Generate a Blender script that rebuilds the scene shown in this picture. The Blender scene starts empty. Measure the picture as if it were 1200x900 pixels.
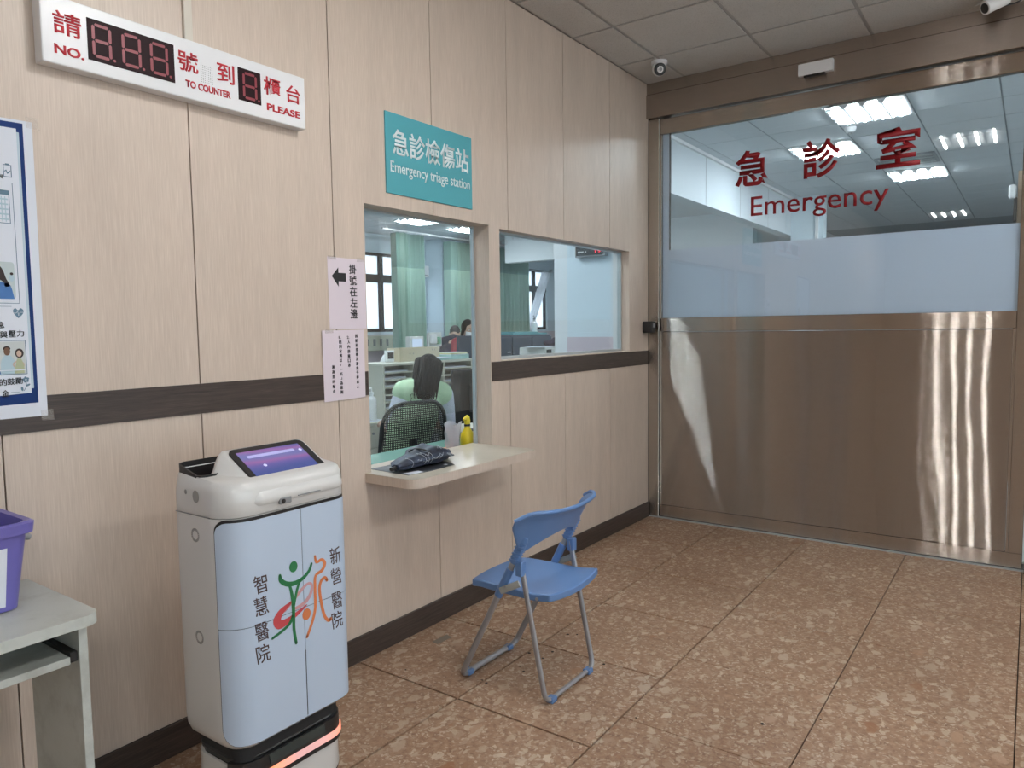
import bpy, bmesh, math, random
from mathutils import Vector, Matrix
from math import pi, sin, cos, radians as R

# ------------------------------------------------------------------ camera, world, exposure
SC = bpy.context.scene
COL = SC.collection
YD = 5.139            # plane of the sliding door
ZC = 3.243            # ceiling height
cam_d = bpy.data.cameras.new('camera')
cam = bpy.data.objects.new('camera', cam_d); COL.objects.link(cam)
yaw, pitch, roll = R(35.5094), R(4.3454), R(-0.7544)
f = Vector((-sin(yaw)*cos(pitch), cos(yaw)*cos(pitch), -sin(pitch)))
r = Vector((cos(yaw), sin(yaw), 0)); u = r.cross(f)
r2 = cos(roll)*r + sin(roll)*u; u2 = -sin(roll)*r + cos(roll)*u
cam.matrix_world = Matrix(((r2.x,u2.x,-f.x,2.3817),(r2.y,u2.y,-f.y,0),(r2.z,u2.z,-f.z,1.46),(0,0,0,1)))
cam_d.sensor_width = 36; cam_d.lens = 854.67/1200*36; cam_d.clip_start = .05
SC.camera = cam
W = bpy.data.worlds.new('sky'); SC.world = W; W.use_nodes = True
W.node_tree.nodes['Background'].inputs[0].default_value = (.86,.93,1,1)
W.node_tree.nodes['Background'].inputs[1].default_value = 3.2
SC.view_settings.view_transform = 'Standard'; SC.view_settings.look = 'None'
SC.view_settings.exposure = 0.2; SC.view_settings.gamma = 1
SC.cycles.use_denoising = True
SC.cycles.max_bounces = 8; SC.cycles.diffuse_bounces = 4; SC.cycles.glossy_bounces = 4
SC.cycles.transmission_bounces = 8; SC.cycles.transparent_max_bounces = 12
SC.cycles.sample_clamp_indirect = 6; SC.cycles.caustics_reflective = False; SC.cycles.caustics_refractive = False
FOYER_TUBE = 88.0; WARD_TUBE = 112.0

# ------------------------------------------------------------------ materials
MATS = {}
def mat(name, col, rough=.5, metal=0, spec=.5, emit=None, es=0, trans=0, alpha=1, coat=0, **k):
    if name in MATS: return MATS[name]
    m = bpy.data.materials.new(name); m.use_nodes = True
    b = m.node_tree.nodes['Principled BSDF']
    b.inputs['Base Color'].default_value = (*col, 1); b.inputs['Roughness'].default_value = rough
    b.inputs['Metallic'].default_value = metal; b.inputs['Specular IOR Level'].default_value = spec
    if emit: b.inputs['Emission Color'].default_value = (*emit,1); b.inputs['Emission Strength'].default_value = es
    if trans: b.inputs['Transmission Weight'].default_value = trans
    if alpha < 1: b.inputs['Alpha'].default_value = alpha
    if coat: b.inputs['Coat Weight'].default_value = coat; b.inputs['Coat Roughness'].default_value = .1
    MATS[name] = m; return m
def nodes(m): return m.node_tree.nodes, m.node_tree.links, m.node_tree.nodes['Principled BSDF']
def mapping(m, scale, coord='Object', rot=(0,0,0)):
    N, L, b = nodes(m)
    t = N.new('ShaderNodeTexCoord'); g = N.new('ShaderNodeNewGeometry'); mp = N.new('ShaderNodeMapping')
    mp.inputs['Scale'].default_value = scale; mp.inputs['Rotation'].default_value = rot
    L.new(g.outputs['Position'] if coord == 'World' else t.outputs[coord], mp.inputs['Vector'])
    return mp
def ramp(m, src, stops):
    N, L, b = nodes(m); rp = N.new('ShaderNodeValToRGB'); e = rp.color_ramp.elements
    while len(e) < len(stops): e.new(.5)
    for i, (p, c) in enumerate(stops): e[i].position = p; e[i].color = (*c, 1)
    L.new(src, rp.inputs[0]); return rp
def noise(m, mp, sc, det=4, rough=.5, dist=0):
    N, L, b = nodes(m); n = N.new('ShaderNodeTexNoise')
    n.inputs['Scale'].default_value = sc; n.inputs['Detail'].default_value = det
    n.inputs['Roughness'].default_value = rough; n.inputs['Distortion'].default_value = dist
    L.new(mp.outputs[0], n.inputs['Vector']); return n
def mix(m, fac, a, b_, mode='MIX'):
    N, L, b = nodes(m); x = N.new('ShaderNodeMix'); x.data_type = 'RGBA'; x.blend_type = mode
    for i, v in ((0, fac), (6, a), (7, b_)):
        if hasattr(v, 'default_value') or hasattr(v, 'is_linked'): L.new(v, x.inputs[i])
        elif i == 0: x.inputs[0].default_value = v
        else: x.inputs[i].default_value = (*v, 1)
    return x.outputs[2]
def bump(m, src, st, dist=.002):
    N, L, b = nodes(m); bp = N.new('ShaderNodeBump'); bp.inputs['Strength'].default_value = st
    bp.inputs['Distance'].default_value = dist; L.new(src, bp.inputs['Height']); L.new(bp.outputs[0], b.inputs['Normal'])

def laminate(name, a, b_, c, rough=.42):
    m = mat(name, a, rough); N, L, bs = nodes(m)
    mp = mapping(m, (1,1,.035), 'World')
    n1 = noise(m, mp, 260, 3, .6); n2 = noise(m, mapping(m, (1,1,.12), 'World'), 9, 3, .6, .4)
    r1 = ramp(m, n1.outputs[0], [(.3, a), (.55, b_), (.75, c)])
    r2_ = ramp(m, n2.outputs[0], [(.3, (.93,.93,.93)), (.7, (1.05,1.05,1.05))])
    L.new(mix(m, 1, r1.outputs[0], r2_.outputs[0], 'MULTIPLY'), bs.inputs['Base Color'])
    bump(m, n1.outputs[0], .08, .0006); return m
M_LAM = laminate('pale ash laminate', (.545,.445,.37), (.60,.50,.42), (.665,.565,.48))
M_LAMD = mat('seam shade core', (.012,.009,.007), .9)  # wall core near black, painting the shade inside the panel seams
M_DARK = mat('dark wenge', (.045,.032,.028), .45)
N, L, bs = nodes(M_DARK); _n = noise(M_DARK, mapping(M_DARK, (6,.35,9), 'World'), 14, 6, .65, 1.2)
L.new(ramp(M_DARK, _n.outputs[0], [(.3,(.022,.016,.014)),(.55,(.05,.036,.03)),(.8,(.095,.07,.06))]).outputs[0], bs.inputs['Base Color'])
bump(M_DARK, _n.outputs[0], .2, .001)

# terrazzo-like floor tile: pale and brown stone chips in a tan ground
M_FLOOR = mat('tan chip tile', (.3,.2,.14), .3)
N, L, bs = nodes(M_FLOOR)
mpf = mapping(M_FLOOR, (1,1,1), 'World')
wob = noise(M_FLOOR, mpf, 14, 4, .6)
vadd = N.new('ShaderNodeVectorMath'); vadd.operation = 'MULTIPLY_ADD'
vadd.inputs[1].default_value = (.09,.09,.09); L.new(wob.outputs['Color'], vadd.inputs[0]); L.new(mpf.outputs[0], vadd.inputs[2])
base = ramp(M_FLOOR, noise(M_FLOOR, mpf, 42, 6, .7).outputs[0], [(.28,(.20,.11,.065)),(.5,(.35,.215,.14)),(.72,(.46,.32,.21))]).outputs[0]
def chips(scale, thr, soft, stretch, rot, cols, prev):
    mp2 = N.new('ShaderNodeMapping'); mp2.inputs['Scale'].default_value = stretch; mp2.inputs['Rotation'].default_value = (0,0,rot)
    L.new(vadd.outputs[0], mp2.inputs['Vector'])
    v = N.new('ShaderNodeTexVoronoi'); v.feature = 'F1'; v.inputs['Scale'].default_value = scale; v.inputs['Randomness'].default_value = 1
    L.new(mp2.outputs[0], v.inputs['Vector'])
    sep = N.new('ShaderNodeSeparateColor'); L.new(v.outputs['Color'], sep.inputs[0])
    mr = N.new('ShaderNodeMapRange'); mr.inputs[1].default_value = thr; mr.inputs[2].default_value = thr+soft
    mr.inputs[3].default_value = 1; mr.inputs[4].default_value = 0; L.new(v.outputs['Distance'], mr.inputs[0])
    gt = N.new('ShaderNodeMath'); gt.operation = 'GREATER_THAN'; gt.inputs[1].default_value = cols[0]; L.new(sep.outputs[0], gt.inputs[0])
    ml = N.new('ShaderNodeMath'); ml.operation = 'MULTIPLY'; L.new(gt.outputs[0], ml.inputs[0]); L.new(mr.outputs[0], ml.inputs[1])
    ml2 = N.new('ShaderNodeMath'); ml2.operation = 'MULTIPLY'; ml2.inputs[1].default_value = cols[1]; L.new(ml.outputs[0], ml2.inputs[0])
    cr = ramp(M_FLOOR, sep.outputs[1], cols[2])
    return mix(M_FLOOR, ml2.outputs[0], prev, cr.outputs[0])
PALE = [(.0,(.42,.29,.20)),(.4,(.53,.43,.32)),(.75,(.68,.59,.47)),(1,(.32,.17,.095))]
c = chips(70, .42, .1, (1,1,1), .4, (.35,.7,PALE), base)
c = chips(30, .36, .08, (1,.6,1), 1.1, (.55,.75,PALE), c)
c = chips(16, .30, .06, (1,.55,1), 2.2, (.72,.8,[(0,(.50,.38,.28)),(.6,(.58,.48,.38)),(.9,(.42,.25,.15)),(1,(.30,.13,.06))]), c)
gn = ramp(M_FLOOR, noise(M_FLOOR, mpf, 1.6, 3, .5).outputs[0], [(.3,(.85,.82,.8)),(.7,(1.05,1.05,1.05))]).outputs[0]
L.new(mix(M_FLOOR, 1, c, gn, 'MULTIPLY'), bs.inputs['Base Color'])
rr = noise(M_FLOOR, mpf, 5, 4, .6); rm = N.new('ShaderNodeMapRange'); rm.inputs[3].default_value=.26; rm.inputs[4].default_value=.48
L.new(rr.outputs[0], rm.inputs[0]); L.new(rm.outputs[0], bs.inputs['Roughness'])
M_GROUT = mat('dark joint', (.035,.025,.02), .8)

# brushed stainless steel: grain runs along the door, so reflections smear up and down
def steel(name, col=(.50,.46,.42), rough=.10, wob=.02, amp=.8):
    """horizontal brushing: microscopic grooves tilt the normal up and down, so reflections smear vertically"""
    m = mat(name, col, rough, 1); N, L, bs = nodes(m)
    g = N.new('ShaderNodeNewGeometry')
    n = noise(m, mapping(m, (.5,1,40), 'World'), 8, 5, .7)
    L.new(ramp(m, n.outputs[0], [(.3, tuple(x*.93 for x in col)), (.7, tuple(min(1,x*1.06) for x in col))]).outputs[0], bs.inputs['Base Color'])
    wn = N.new('ShaderNodeTexWhiteNoise'); sc = N.new('ShaderNodeVectorMath'); sc.operation = 'SCALE'; sc.inputs['Scale'].default_value = 977.0
    L.new(g.outputs['Position'], sc.inputs[0]); L.new(sc.outputs[0], wn.inputs['Vector'])
    sp = N.new('ShaderNodeSeparateColor'); L.new(wn.outputs['Color'], sp.inputs[0])
    def M(op, a, b=None):
        x = N.new('ShaderNodeMath'); x.operation = op
        for i, v in enumerate((a, b)):
            if v is None: continue
            if isinstance(v, (int, float)): x.inputs[i].default_value = v
            else: L.new(v, x.inputs[i])
        return x.outputs[0]
    tz = M('MULTIPLY', M('SUBTRACT', M('ADD', sp.outputs[0], sp.outputs[1]), 1), amp)
    w = noise(m, mapping(m, (1,1,.22), 'World'), 3.0, 3, .55, .4)
    tx = M('MULTIPLY', M('SUBTRACT', w.outputs[0], .5), wob)
    cb = N.new('ShaderNodeCombineXYZ'); L.new(tx, cb.inputs[0]); L.new(tz, cb.inputs[2])
    ad = N.new('ShaderNodeVectorMath'); ad.operation = 'ADD'; L.new(g.outputs['Normal'], ad.inputs[0]); L.new(cb.outputs[0], ad.inputs[1])
    nm = N.new('ShaderNodeVectorMath'); nm.operation = 'NORMALIZE'; L.new(ad.outputs[0], nm.inputs[0]); L.new(nm.outputs[0], bs.inputs['Normal'])
    return m
M_ST = steel('brushed steel panel', (.48,.44,.40), .035, .034, 1.1)
M_ST2 = steel('brushed steel frame', (.50,.455,.41), .06, .02, .7)
M_ST3 = steel('brushed steel header', (.40,.35,.31), .25, .05, .5)
def uvx(me, ax=0):
    """UV map with u along the vertical so the tangent points up"""
    uv = me.uv_layers.new(name='UVMap')
    for lp in me.loops:
        v = me.vertices[lp.vertex_index].co; uv.data[lp.index].uv = (v.z, v.x if ax == 0 else v.y)

M_CTILE = mat('mineral fibre ceiling tile', (.60,.585,.57), .9)
N, L, bs = nodes(M_CTILE); _n = noise(M_CTILE, mapping(M_CTILE,(1,1,1),'World'), 170, 3, .8)
_n2 = noise(M_CTILE, mapping(M_CTILE,(1,1,1),'World'), 3, 3, .6)
L.new(mix(M_CTILE, 1, ramp(M_CTILE, _n.outputs[0], [(.32,(.40,.385,.37)),(.45,(.60,.585,.565)),(.7,(.64,.62,.60))]).outputs[0],
      ramp(M_CTILE, _n2.outputs[0], [(.3,(.93,.92,.91)),(.7,(1,1,1))]).outputs[0], 'MULTIPLY'), bs.inputs['Base Color'])
bump(M_CTILE, _n.outputs[0], .5, .003)
M_TBAR = mat('ceiling grid bar', (.42,.41,.40), .6)
M_WTILE = mat('smooth white ceiling board', (.62,.66,.70), .8)
M_WBAR = mat('ward ceiling joint', (.34,.37,.40), .7)
M_BLUEW = mat('pale blue wall paint', (.66,.77,.84), .6)
M_WHITEW = mat('white wall paint', (.74,.78,.81), .6)
M_PINK = mat('pale pink dado tile', (.62,.54,.60), .35)
M_BEIGE = mat('beige foyer wall paint', (.55,.48,.42), .7)
M_WHITE = mat('white plastic', (.78,.79,.80), .35)
M_OFFW = mat('off white plastic', (.62,.64,.62), .4)
M_BLACK = mat('black plastic', (.012,.012,.013), .4)
M_BLACKM = mat('matte black', (.015,.015,.016), .85)
M_ALU = mat('anodised aluminium', (.55,.60,.62), .35, .6)
M_GREYP = mat('grey plastic', (.25,.26,.27), .45)
M_RED = mat('red vinyl', (.24,.008,.013), .5, spec=.3)
M_REDP = mat('red print', (.55,.03,.045), .5)
M_PAPERP = mat('pale pink paper', (.70,.62,.68), .8)
M_PAPER = mat('white paper', (.70,.74,.82), .8)
M_INK = mat('black ink', (.012,.012,.014), .7)
M_WINK = mat('white print', (.80,.88,.90), .6)
M_TEAL = mat('teal sign face', (.075,.36,.42), .5)
M_NAVY = mat('navy blue print', (.006,.03,.14), .7, spec=.25)

def thin_glass(name, tint=(.92,.96,.965), f0=.075):
    m = bpy.data.materials.new(name); m.use_nodes = True; N, L = m.node_tree.nodes, m.node_tree.links
    N.remove(N['Principled BSDF']); t = N.new('ShaderNodeBsdfTransparent'); t.inputs[0].default_value = (*tint,1)
    g = N.new('ShaderNodeBsdfGlossy'); g.inputs['Roughness'].default_value = .01
    ge = N.new('ShaderNodeNewGeometry'); dt = N.new('ShaderNodeVectorMath'); dt.operation = 'DOT_PRODUCT'
    L.new(ge.outputs['Incoming'], dt.inputs[0]); L.new(ge.outputs['Normal'], dt.inputs[1])
    def M(op, a, b=None):
        x = N.new('ShaderNodeMath'); x.operation = op
        for i, v in enumerate((a, b)):
            if v is None: continue
            if isinstance(v, (int, float)): x.inputs[i].default_value = v
            else: L.new(v, x.inputs[i])
        return x.outputs[0]
    k = M('POWER', M('SUBTRACT', 1, M('ABSOLUTE', dt.outputs['Value'])), 5)
    fac = M('ADD', M('MULTIPLY', k, 1-f0), f0)
    mx = N.new('ShaderNodeMixShader'); L.new(fac, mx.inputs[0]); L.new(t.outputs[0], mx.inputs[1]); L.new(g.outputs[0], mx.inputs[2])
    L.new(mx.outputs[0], N['Material Output'].inputs[0]); return m
M_GLASS = thin_glass('clear glass')
def translucent(name, col, tr=.5, base_tr=None):
    m = bpy.data.materials.new(name); m.use_nodes = True; N, L = m.node_tree.nodes, m.node_tree.links
    N.remove(N['Principled BSDF']); d = N.new('ShaderNodeBsdfDiffuse'); t = N.new('ShaderNodeBsdfTranslucent')
    d.inputs[0].default_value = (*col,1); t.inputs[0].default_value = (*col,1)
    mx = N.new('ShaderNodeMixShader'); mx.inputs[0].default_value = tr
    L.new(d.outputs[0], mx.inputs[1]); L.new(t.outputs[0], mx.inputs[2]); L.new(mx.outputs[0], N['Material Output'].inputs[0])
    return m
M_FROST = translucent('frosted film', (.74,.77,.84), .62)
M_CURT = translucent('green curtain cloth', (.36,.50,.42), .06)
M_CURT2 = translucent('green curtain mesh', (.22,.33,.285), .1)
M_SHEER = translucent('white sheer cloth', (.8,.82,.85), .5)
M_BLIND = translucent('white frosted window film', (.9,.93,.97), .75)
M_TUBEW = mat('ward tube glow', (1,1,1), .5, emit=(.90,.955,1), es=WARD_TUBE)
M_TUBEF = mat('foyer tube glow', (1,1,1), .5, emit=(1,.985,.965), es=FOYER_TUBE)

# ------------------------------------------------------------------ mesh builder
class B:
    def __init__(s): s.bm = bmesh.new()
    def quad(s, *ps): return s.bm.faces.new([s.bm.verts.new(p) for p in ps])
    def box(s, x0, x1, y0, y1, z0, z1, bev=0, seg=1):
        t = bmesh.new()
        v = [t.verts.new((x, y, z)) for x in (x0, x1) for y in (y0, y1) for z in (z0, z1)]
        for q in ((0,1,3,2),(4,6,7,5),(0,4,5,1),(2,3,7,6),(0,2,6,4),(1,5,7,3)): t.faces.new([v[i] for i in q])
        if bev: bmesh.ops.bevel(t, geom=t.edges[:], offset=bev, segments=seg, affect='EDGES', profile=.5)
        s.merge(t); return s
    def merge(s, t):
        me = bpy.data.meshes.new('tmp'); t.to_mesh(me); t.free(); s.bm.from_mesh(me); bpy.data.meshes.remove(me)
    def prism(s, pts, d, cap=True):
        """closed polygon (3D points) extruded by vector d"""
        a = [s.bm.verts.new(p) for p in pts]; b = [s.bm.verts.new(Vector(p)+Vector(d)) for p in pts]; n = len(a)
        for i in range(n): s.bm.faces.new((a[i], a[(i+1)%n], b[(i+1)%n], b[i]))
        if cap: s.bm.faces.new(a[::-1]); s.bm.faces.new(b)
        return s
    def tube(s, pts, rad, n=8, closed=False, sq=None):
        pts = [Vector(p) for p in pts]; rings = []; N = len(pts); up = None
        rads = rad if isinstance(rad, (list, tuple)) else [rad]*N
        for i, p in enumerate(pts):
            a = pts[(i-1) % N] if (i > 0 or closed) else p; b = pts[(i+1) % N] if (i < N-1 or closed) else p
            t = (b-a).normalized()
            if up is None:
                up = Vector((0,0,1)) if abs(t.z) < .9 else Vector((1,0,0))
            x = t.cross(up)
            if x.length < 1e-4: x = t.cross(Vector((1,0,0)))
            x.normalize(); y = x.cross(t).normalized(); up = y
            sx, sy = sq or (1, 1)
            rings.append([s.bm.verts.new(p + rads[i]*(cos(2*pi*k/n)*x*sx + sin(2*pi*k/n)*y*sy)) for k in range(n)])
        m = N if closed else N-1
        for i in range(m):
            A, C = rings[i], rings[(i+1) % N]
            for k in range(n): s.bm.faces.new((A[k], A[(k+1)%n], C[(k+1)%n], C[k]))
        if not closed: s.bm.faces.new(rings[0][::-1]); s.bm.faces.new(rings[-1])
        return s
    def loft(s, rings, cap0=True, cap1=True, closed=True):
        R_ = [[s.bm.verts.new(p) for p in rg] for rg in rings]; n = len(R_[0])
        for a, b in zip(R_, R_[1:]):
            for k in range(n if closed else n-1): s.bm.faces.new((a[k], a[(k+1)%n], b[(k+1)%n], b[k]))
        if cap0: s.bm.faces.new(R_[0][::-1])
        if cap1: s.bm.faces.new(R_[-1])
        return s
    def lathe(s, prof, c=(0,0,0), n=20):
        return s.loft([[(c[0]+q*cos(2*pi*k/n), c[1]+q*sin(2*pi*k/n), c[2]+z) for k in range(n)] for q, z in prof])
    def ball(s, c, rx, ry=None, rz=None, n=14):
        ry = ry or rx; rz = rz or rx
        t = bmesh.new(); bmesh.ops.create_uvsphere(t, u_segments=n, v_segments=max(6, n*2//3), radius=1)
        for v in t.verts: v.co = Vector((c[0]+v.co.x*rx, c[1]+v.co.y*ry, c[2]+v.co.z*rz))
        s.merge(t); return s
    def grid(s, fn, nu, nv):
        V = [[s.bm.verts.new(fn(i/nu, j/nv)) for j in range(nv+1)] for i in range(nu+1)]
        for i in range(nu):
            for j in range(nv): s.bm.faces.new((V[i][j], V[i+1][j], V[i+1][j+1], V[i][j+1]))
        return s
    def xf(s, M): bmesh.ops.transform(s.bm, matrix=M, verts=s.bm.verts[:]); return s
    def obj(s, name, m, parent=None, origin=None, smooth=None, uv=None):
        o_ = Vector(origin if origin is not None else (parent.get('_o', (0,0,0)) if parent else (0,0,0)))
        bmesh.ops.recalc_face_normals(s.bm, faces=s.bm.faces[:])
        if o_.length: bmesh.ops.translate(s.bm, vec=-o_, verts=s.bm.verts[:])
        me = bpy.data.meshes.new(name); s.bm.to_mesh(me); s.bm.free()
        if m: me.materials.append(m)
        if smooth is not None:
            for p in me.polygons: p.use_smooth = True
            me.set_sharp_from_angle(angle=R(smooth))
        if uv is not None: uvx(me, uv)
        o = bpy.data.objects.new(name, me); COL.objects.link(o)
        if parent:
            po = Vector(parent.get('_o', (0,0,0)))
            o.parent = parent; o.location = o_-po; o['_o'] = tuple(o_)
        else: o.location = o_; o['_o'] = tuple(o_)
        return o
def tag(o, label=None, cat=None, group=None, kind=None):
    for k, v in (('label', label), ('category', cat), ('group', group), ('kind', kind)):
        if v: o[k] = v
    return o
def thing(name, label, cat, loc, group=None):
    o = bpy.data.objects.new(name, None); COL.objects.link(o); o.location = loc; o['_o'] = tuple(loc); o.empty_display_size = .1
    return tag(o, label, cat, group)
def dup(o, parent=None):
    c_ = o.copy(); COL.objects.link(c_); c_.parent = parent
    for ch in o.children: dup(ch, c_)
    return c_
def struct(b, name, m, parent=None, **k):
    o = b.obj(name, m, parent, **k)
    if not parent: o['kind'] = 'structure'
    return o
def sbox(name, m, a, parent=None, **k):
    return struct(B().box(*a), name, m, parent, **k)
def part(name, m, a, parent, bev=0, seg=1, smooth=None, uv=None):
    return B().box(*a, bev, seg).obj(name, m, parent, smooth=smooth, uv=uv)
def rrect(x0, x1, y0, y1, rad, n=6, rads=None):
    out = []; rads = rads or (rad,)*4
    for (cx, cy, a0, q) in ((x1-rads[0], y1-rads[0], 0, rads[0]), (x0+rads[1], y1-rads[1], pi/2, rads[1]), (x0+rads[2], y0+rads[2], pi, rads[2]), (x1-rads[3], y0+rads[3], 1.5*pi, rads[3])):
        for k in range(n+1 if q > 0 else 1): out.append((cx+q*cos(a0+k*pi/2/n), cy+q*sin(a0+k*pi/2/n)))
    return out

# flat print on planes: a frame is (origin, right, up)
WL = lambda x=0: (Vector((x,0,0)), Vector((0,1,0)), Vector((0,0,1)))       # on the panelled wall, coordinates (y, z)
DW = lambda y=YD: (Vector((0,y,0)), Vector((1,0,0)), Vector((0,0,1)))      # on the door wall, coordinates (x, z)
def P3(F, a, b, c=0):
    o, u_, v_ = F; return o + u_*a + v_*b + u_.cross(v_)*c
def text(name, body, m, parent, F, a, b, w, h, bold=0, depth=.0012, shear=0):
    """lettering fitted to the box centred on (a, b), w wide and h tall"""
    cu = bpy.data.curves.new('t', 'FONT'); cu.body = body; cu.resolution_u = 3; cu.offset = bold; cu.fill_mode = 'BOTH'
    o = bpy.data.objects.new('t', cu); COL.objects.link(o); bpy.context.view_layer.update()
    me = bpy.data.meshes.new_from_object(o.evaluated_get(bpy.context.evaluated_depsgraph_get()))
    bpy.data.objects.remove(o); bpy.data.curves.remove(cu)
    bm = bmesh.new(); bm.from_mesh(me); bpy.data.meshes.remove(me)
    xs = [v.co.x for v in bm.verts]; ys = [v.co.y for v in bm.verts]
    if not xs: xs = [0, 1]; ys = [0, 1]
    x0, x1, y0, y1 = min(xs), max(xs), min(ys), max(ys)
    bmesh.ops.dissolve_limit(bm, angle_limit=.01, verts=bm.verts[:], edges=bm.edges[:])
    for v in bm.verts:
        p = (v.co.x-x0)/(x1-x0)-.5; q = (v.co.y-y0)/(y1-y0)-.5
        v.co = P3(F, a+p*w+shear*q*h, b+q*h, .0004)
    g = bmesh.ops.extrude_face_region(bm, geom=bm.faces[:])
    n = F[1].cross(F[2])
    bmesh.ops.translate(bm, vec=n*depth, verts=[e for e in g['geom'] if isinstance(e, bmesh.types.BMVert)])
    t = B(); t.bm.free(); t.bm = bm
    return t.obj(name, m, parent)
def flat(name, m, parent, F, poly, c0=.0002, d=.0006):
    n = F[1].cross(F[2])
    return B().prism([P3(F, a, b, c0) for a, b in poly], n*d).obj(name, m, parent)
def rect(a0, a1, b0, b1): return [(a0,b0),(a1,b0),(a1,b1),(a0,b1)]
def ell(a, b, ra, rb, n=20, rot=0): return [(a+ra*cos(t)*cos(rot)-rb*sin(t)*sin(rot), b+ra*cos(t)*sin(rot)+rb*sin(t)*cos(rot)) for t in [2*pi*k/n for k in range(n)]]
def ribbon(name, m, parent, F, pts, w, c0=.0004, d=.0008):
    """brush stroke of width w (or a list of widths) along 2D points"""
    n = len(pts); ws = w if isinstance(w, list) else [w]*n; L_, R_ = [], []
    for i, p in enumerate(pts):
        a = pts[max(0,i-1)]; b = pts[min(n-1,i+1)]; dx, dy = b[0]-a[0], b[1]-a[1]; q = math.hypot(dx, dy) or 1
        L_.append((p[0]-dy/q*ws[i]/2, p[1]+dx/q*ws[i]/2)); R_.append((p[0]+dy/q*ws[i]/2, p[1]-dx/q*ws[i]/2))
    t = B(); nn = F[1].cross(F[2])
    for i in range(n-1):
        t.prism([P3(F, *q, c0) for q in (L_[i], R_[i], R_[i+1], L_[i+1])], nn*d)
    for e in (0, -1): t.prism([P3(F, *q, c0) for q in ell(*pts[e], ws[e]/2, ws[e]/2, 10)], nn*d)
    return t.obj(name, m, parent)
def smoothline(pts, k=6):
    out = []
    for i in range(len(pts)-1):
        p0 = pts[max(0,i-1)]; p1 = pts[i]; p2 = pts[i+1]; p3 = pts[min(len(pts)-1,i+2)]
        for j in range(k):
            t = j/k; out.append(tuple(.5*((2*p1[d])+(-p0[d]+p2[d])*t+(2*p0[d]-5*p1[d]+4*p2[d]-p3[d])*t*t+(-p0[d]+3*p1[d]-3*p2[d]+p3[d])*t**3) for d in range(len(p1))))
    out.append(tuple(pts[-1])); return out
def cut(rects, hole):
    """subtract a hole from a list of rectangles (a0,a1,b0,b1)"""
    out = []
    for a0, a1, b0, b1 in rects:
        h0, h1, k0, k1 = max(a0,hole[0]), min(a1,hole[1]), max(b0,hole[2]), min(b1,hole[3])
        if h0 >= h1 or k0 >= k1: out.append((a0,a1,b0,b1)); continue
        if a0 < h0: out.append((a0,h0,b0,b1))
        if h1 < a1: out.append((h1,a1,b0,b1))
        if b0 < k0: out.append((h0,h1,b0,k0))
        if k1 < b1: out.append((h0,h1,k1,b1))
    return out

# ------------------------------------------------------------------ setting: floors
XR, YB = 5.6, -5.6
floor = sbox('floor', M_GROUT, (-.13, XR, YB, YD+.2, -.12, -.012))
TS = .6035
def tile_mesh(w, h, nm, m, th=.05):
    b = B().box(0, w, 0, h, -th, 0); o = b.obj(nm, m); return o
tiles = {}
def put_tile(x0, x1, y0, y1, z, m, nm, parent, up=False, gap=.0025, th=.05):
    w, h = round(x1-x0-gap, 4), round(y1-y0-gap, 4); key = (nm, m.name, w, h, up)
    if key not in tiles:
        me = bpy.data.meshes.new(nm); bm = bmesh.new(); t = B(); t.box(0, w, 0, h, 0 if up else -th, th if up else 0, .0012); t.bm.to_mesh(me); t.bm.free(); bm.free()
        me.materials.append(m); tiles[key] = me
    o = bpy.data.objects.new(nm, tiles[key]); COL.objects.link(o); o.parent = parent
    o.location = Vector((x0+gap/2, y0+gap/2, z)); return o
def clampgrid(start, step, lo, hi):
    k = math.floor((lo-start)/step); out = [lo]
    while True:
        k += 1; v = start+k*step
        if v >= hi-.02: break
        if v > lo+.02: out.append(v)
    return out+[hi]
for ci, (xa, xb) in enumerate(zip(*(lambda g: (g, g[1:]))(clampgrid(.568, TS, 0, XR)))):
    off = 2.137 if xb < 1.2 else 2.378+.0
    ys = clampgrid(off+(.0 if xb < 1.2 else .602), TS, YB if xa < 3 else YB, YD)
    for ya, yb in zip(ys, ys[1:]): put_tile(xa, xb, ya, yb, 0, M_FLOOR, 'floor_tile', floor, gap=.0085 if xb < 1.2 else .004, th=.011)
M_WFLOOR = mat('ward floor vinyl', (.42,.45,.44), .4)
WX, WY0, WY1, WXR = -7.6, .6, 17.0, 3.3
sbox('floor', M_WFLOOR, (WX-.2, -.13, WY0-.2, WY1+.2, -.1, 0))
sbox('floor', M_WFLOOR, (-.13, WXR, YD+.2, WY1+.2, -.1, 0))

# ------------------------------------------------------------------ setting: ceilings
ceiling = sbox('ceiling', M_TBAR, (-.13, XR, YB, YD-.0, ZC+.006, ZC+.1))
LIGHTS_F = [(1.817, 1.88), (1.205, -3.628), (3.653, 1.88), (3.653, -1.18), (3.653, 4.328)]
gx = clampgrid(.287, .612, 0, XR); gy = clampgrid(4.022, .612, YB, YD)
for xa, xb in zip(gx, gx[1:]):
    for ya, yb in zip(gy, gy[1:]):
        if any(abs((xa+xb)/2-lx) < .2 and abs((ya+yb)/2-ly) < .31 for lx, ly in LIGHTS_F): continue
        put_tile(xa, xb, ya, yb, ZC, M_CTILE, 'ceiling_tile', ceiling, up=True, gap=.022, th=.005)
wc = sbox('ceiling', M_WBAR, (WX, WXR, YD+.05, WY1, ZC+.006, ZC+.1))
wc2 = sbox('ceiling', M_WBAR, (WX, -.13, WY0, YD+.05, ZC+.006, ZC+.1))
LIGHTS_W = [(1.205,6.82),(1.205,10.02),(.593,8.08),(-1.55,3.7),(2.95,6.0),
            (-5.87,9.0),(-5.87,10.3),(-2.4,7.6),(-2.4,4.0),(-4.6,5.2),(-2.6,9.4),(-5.6,13.6),(-1.2,2.4)]
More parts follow.
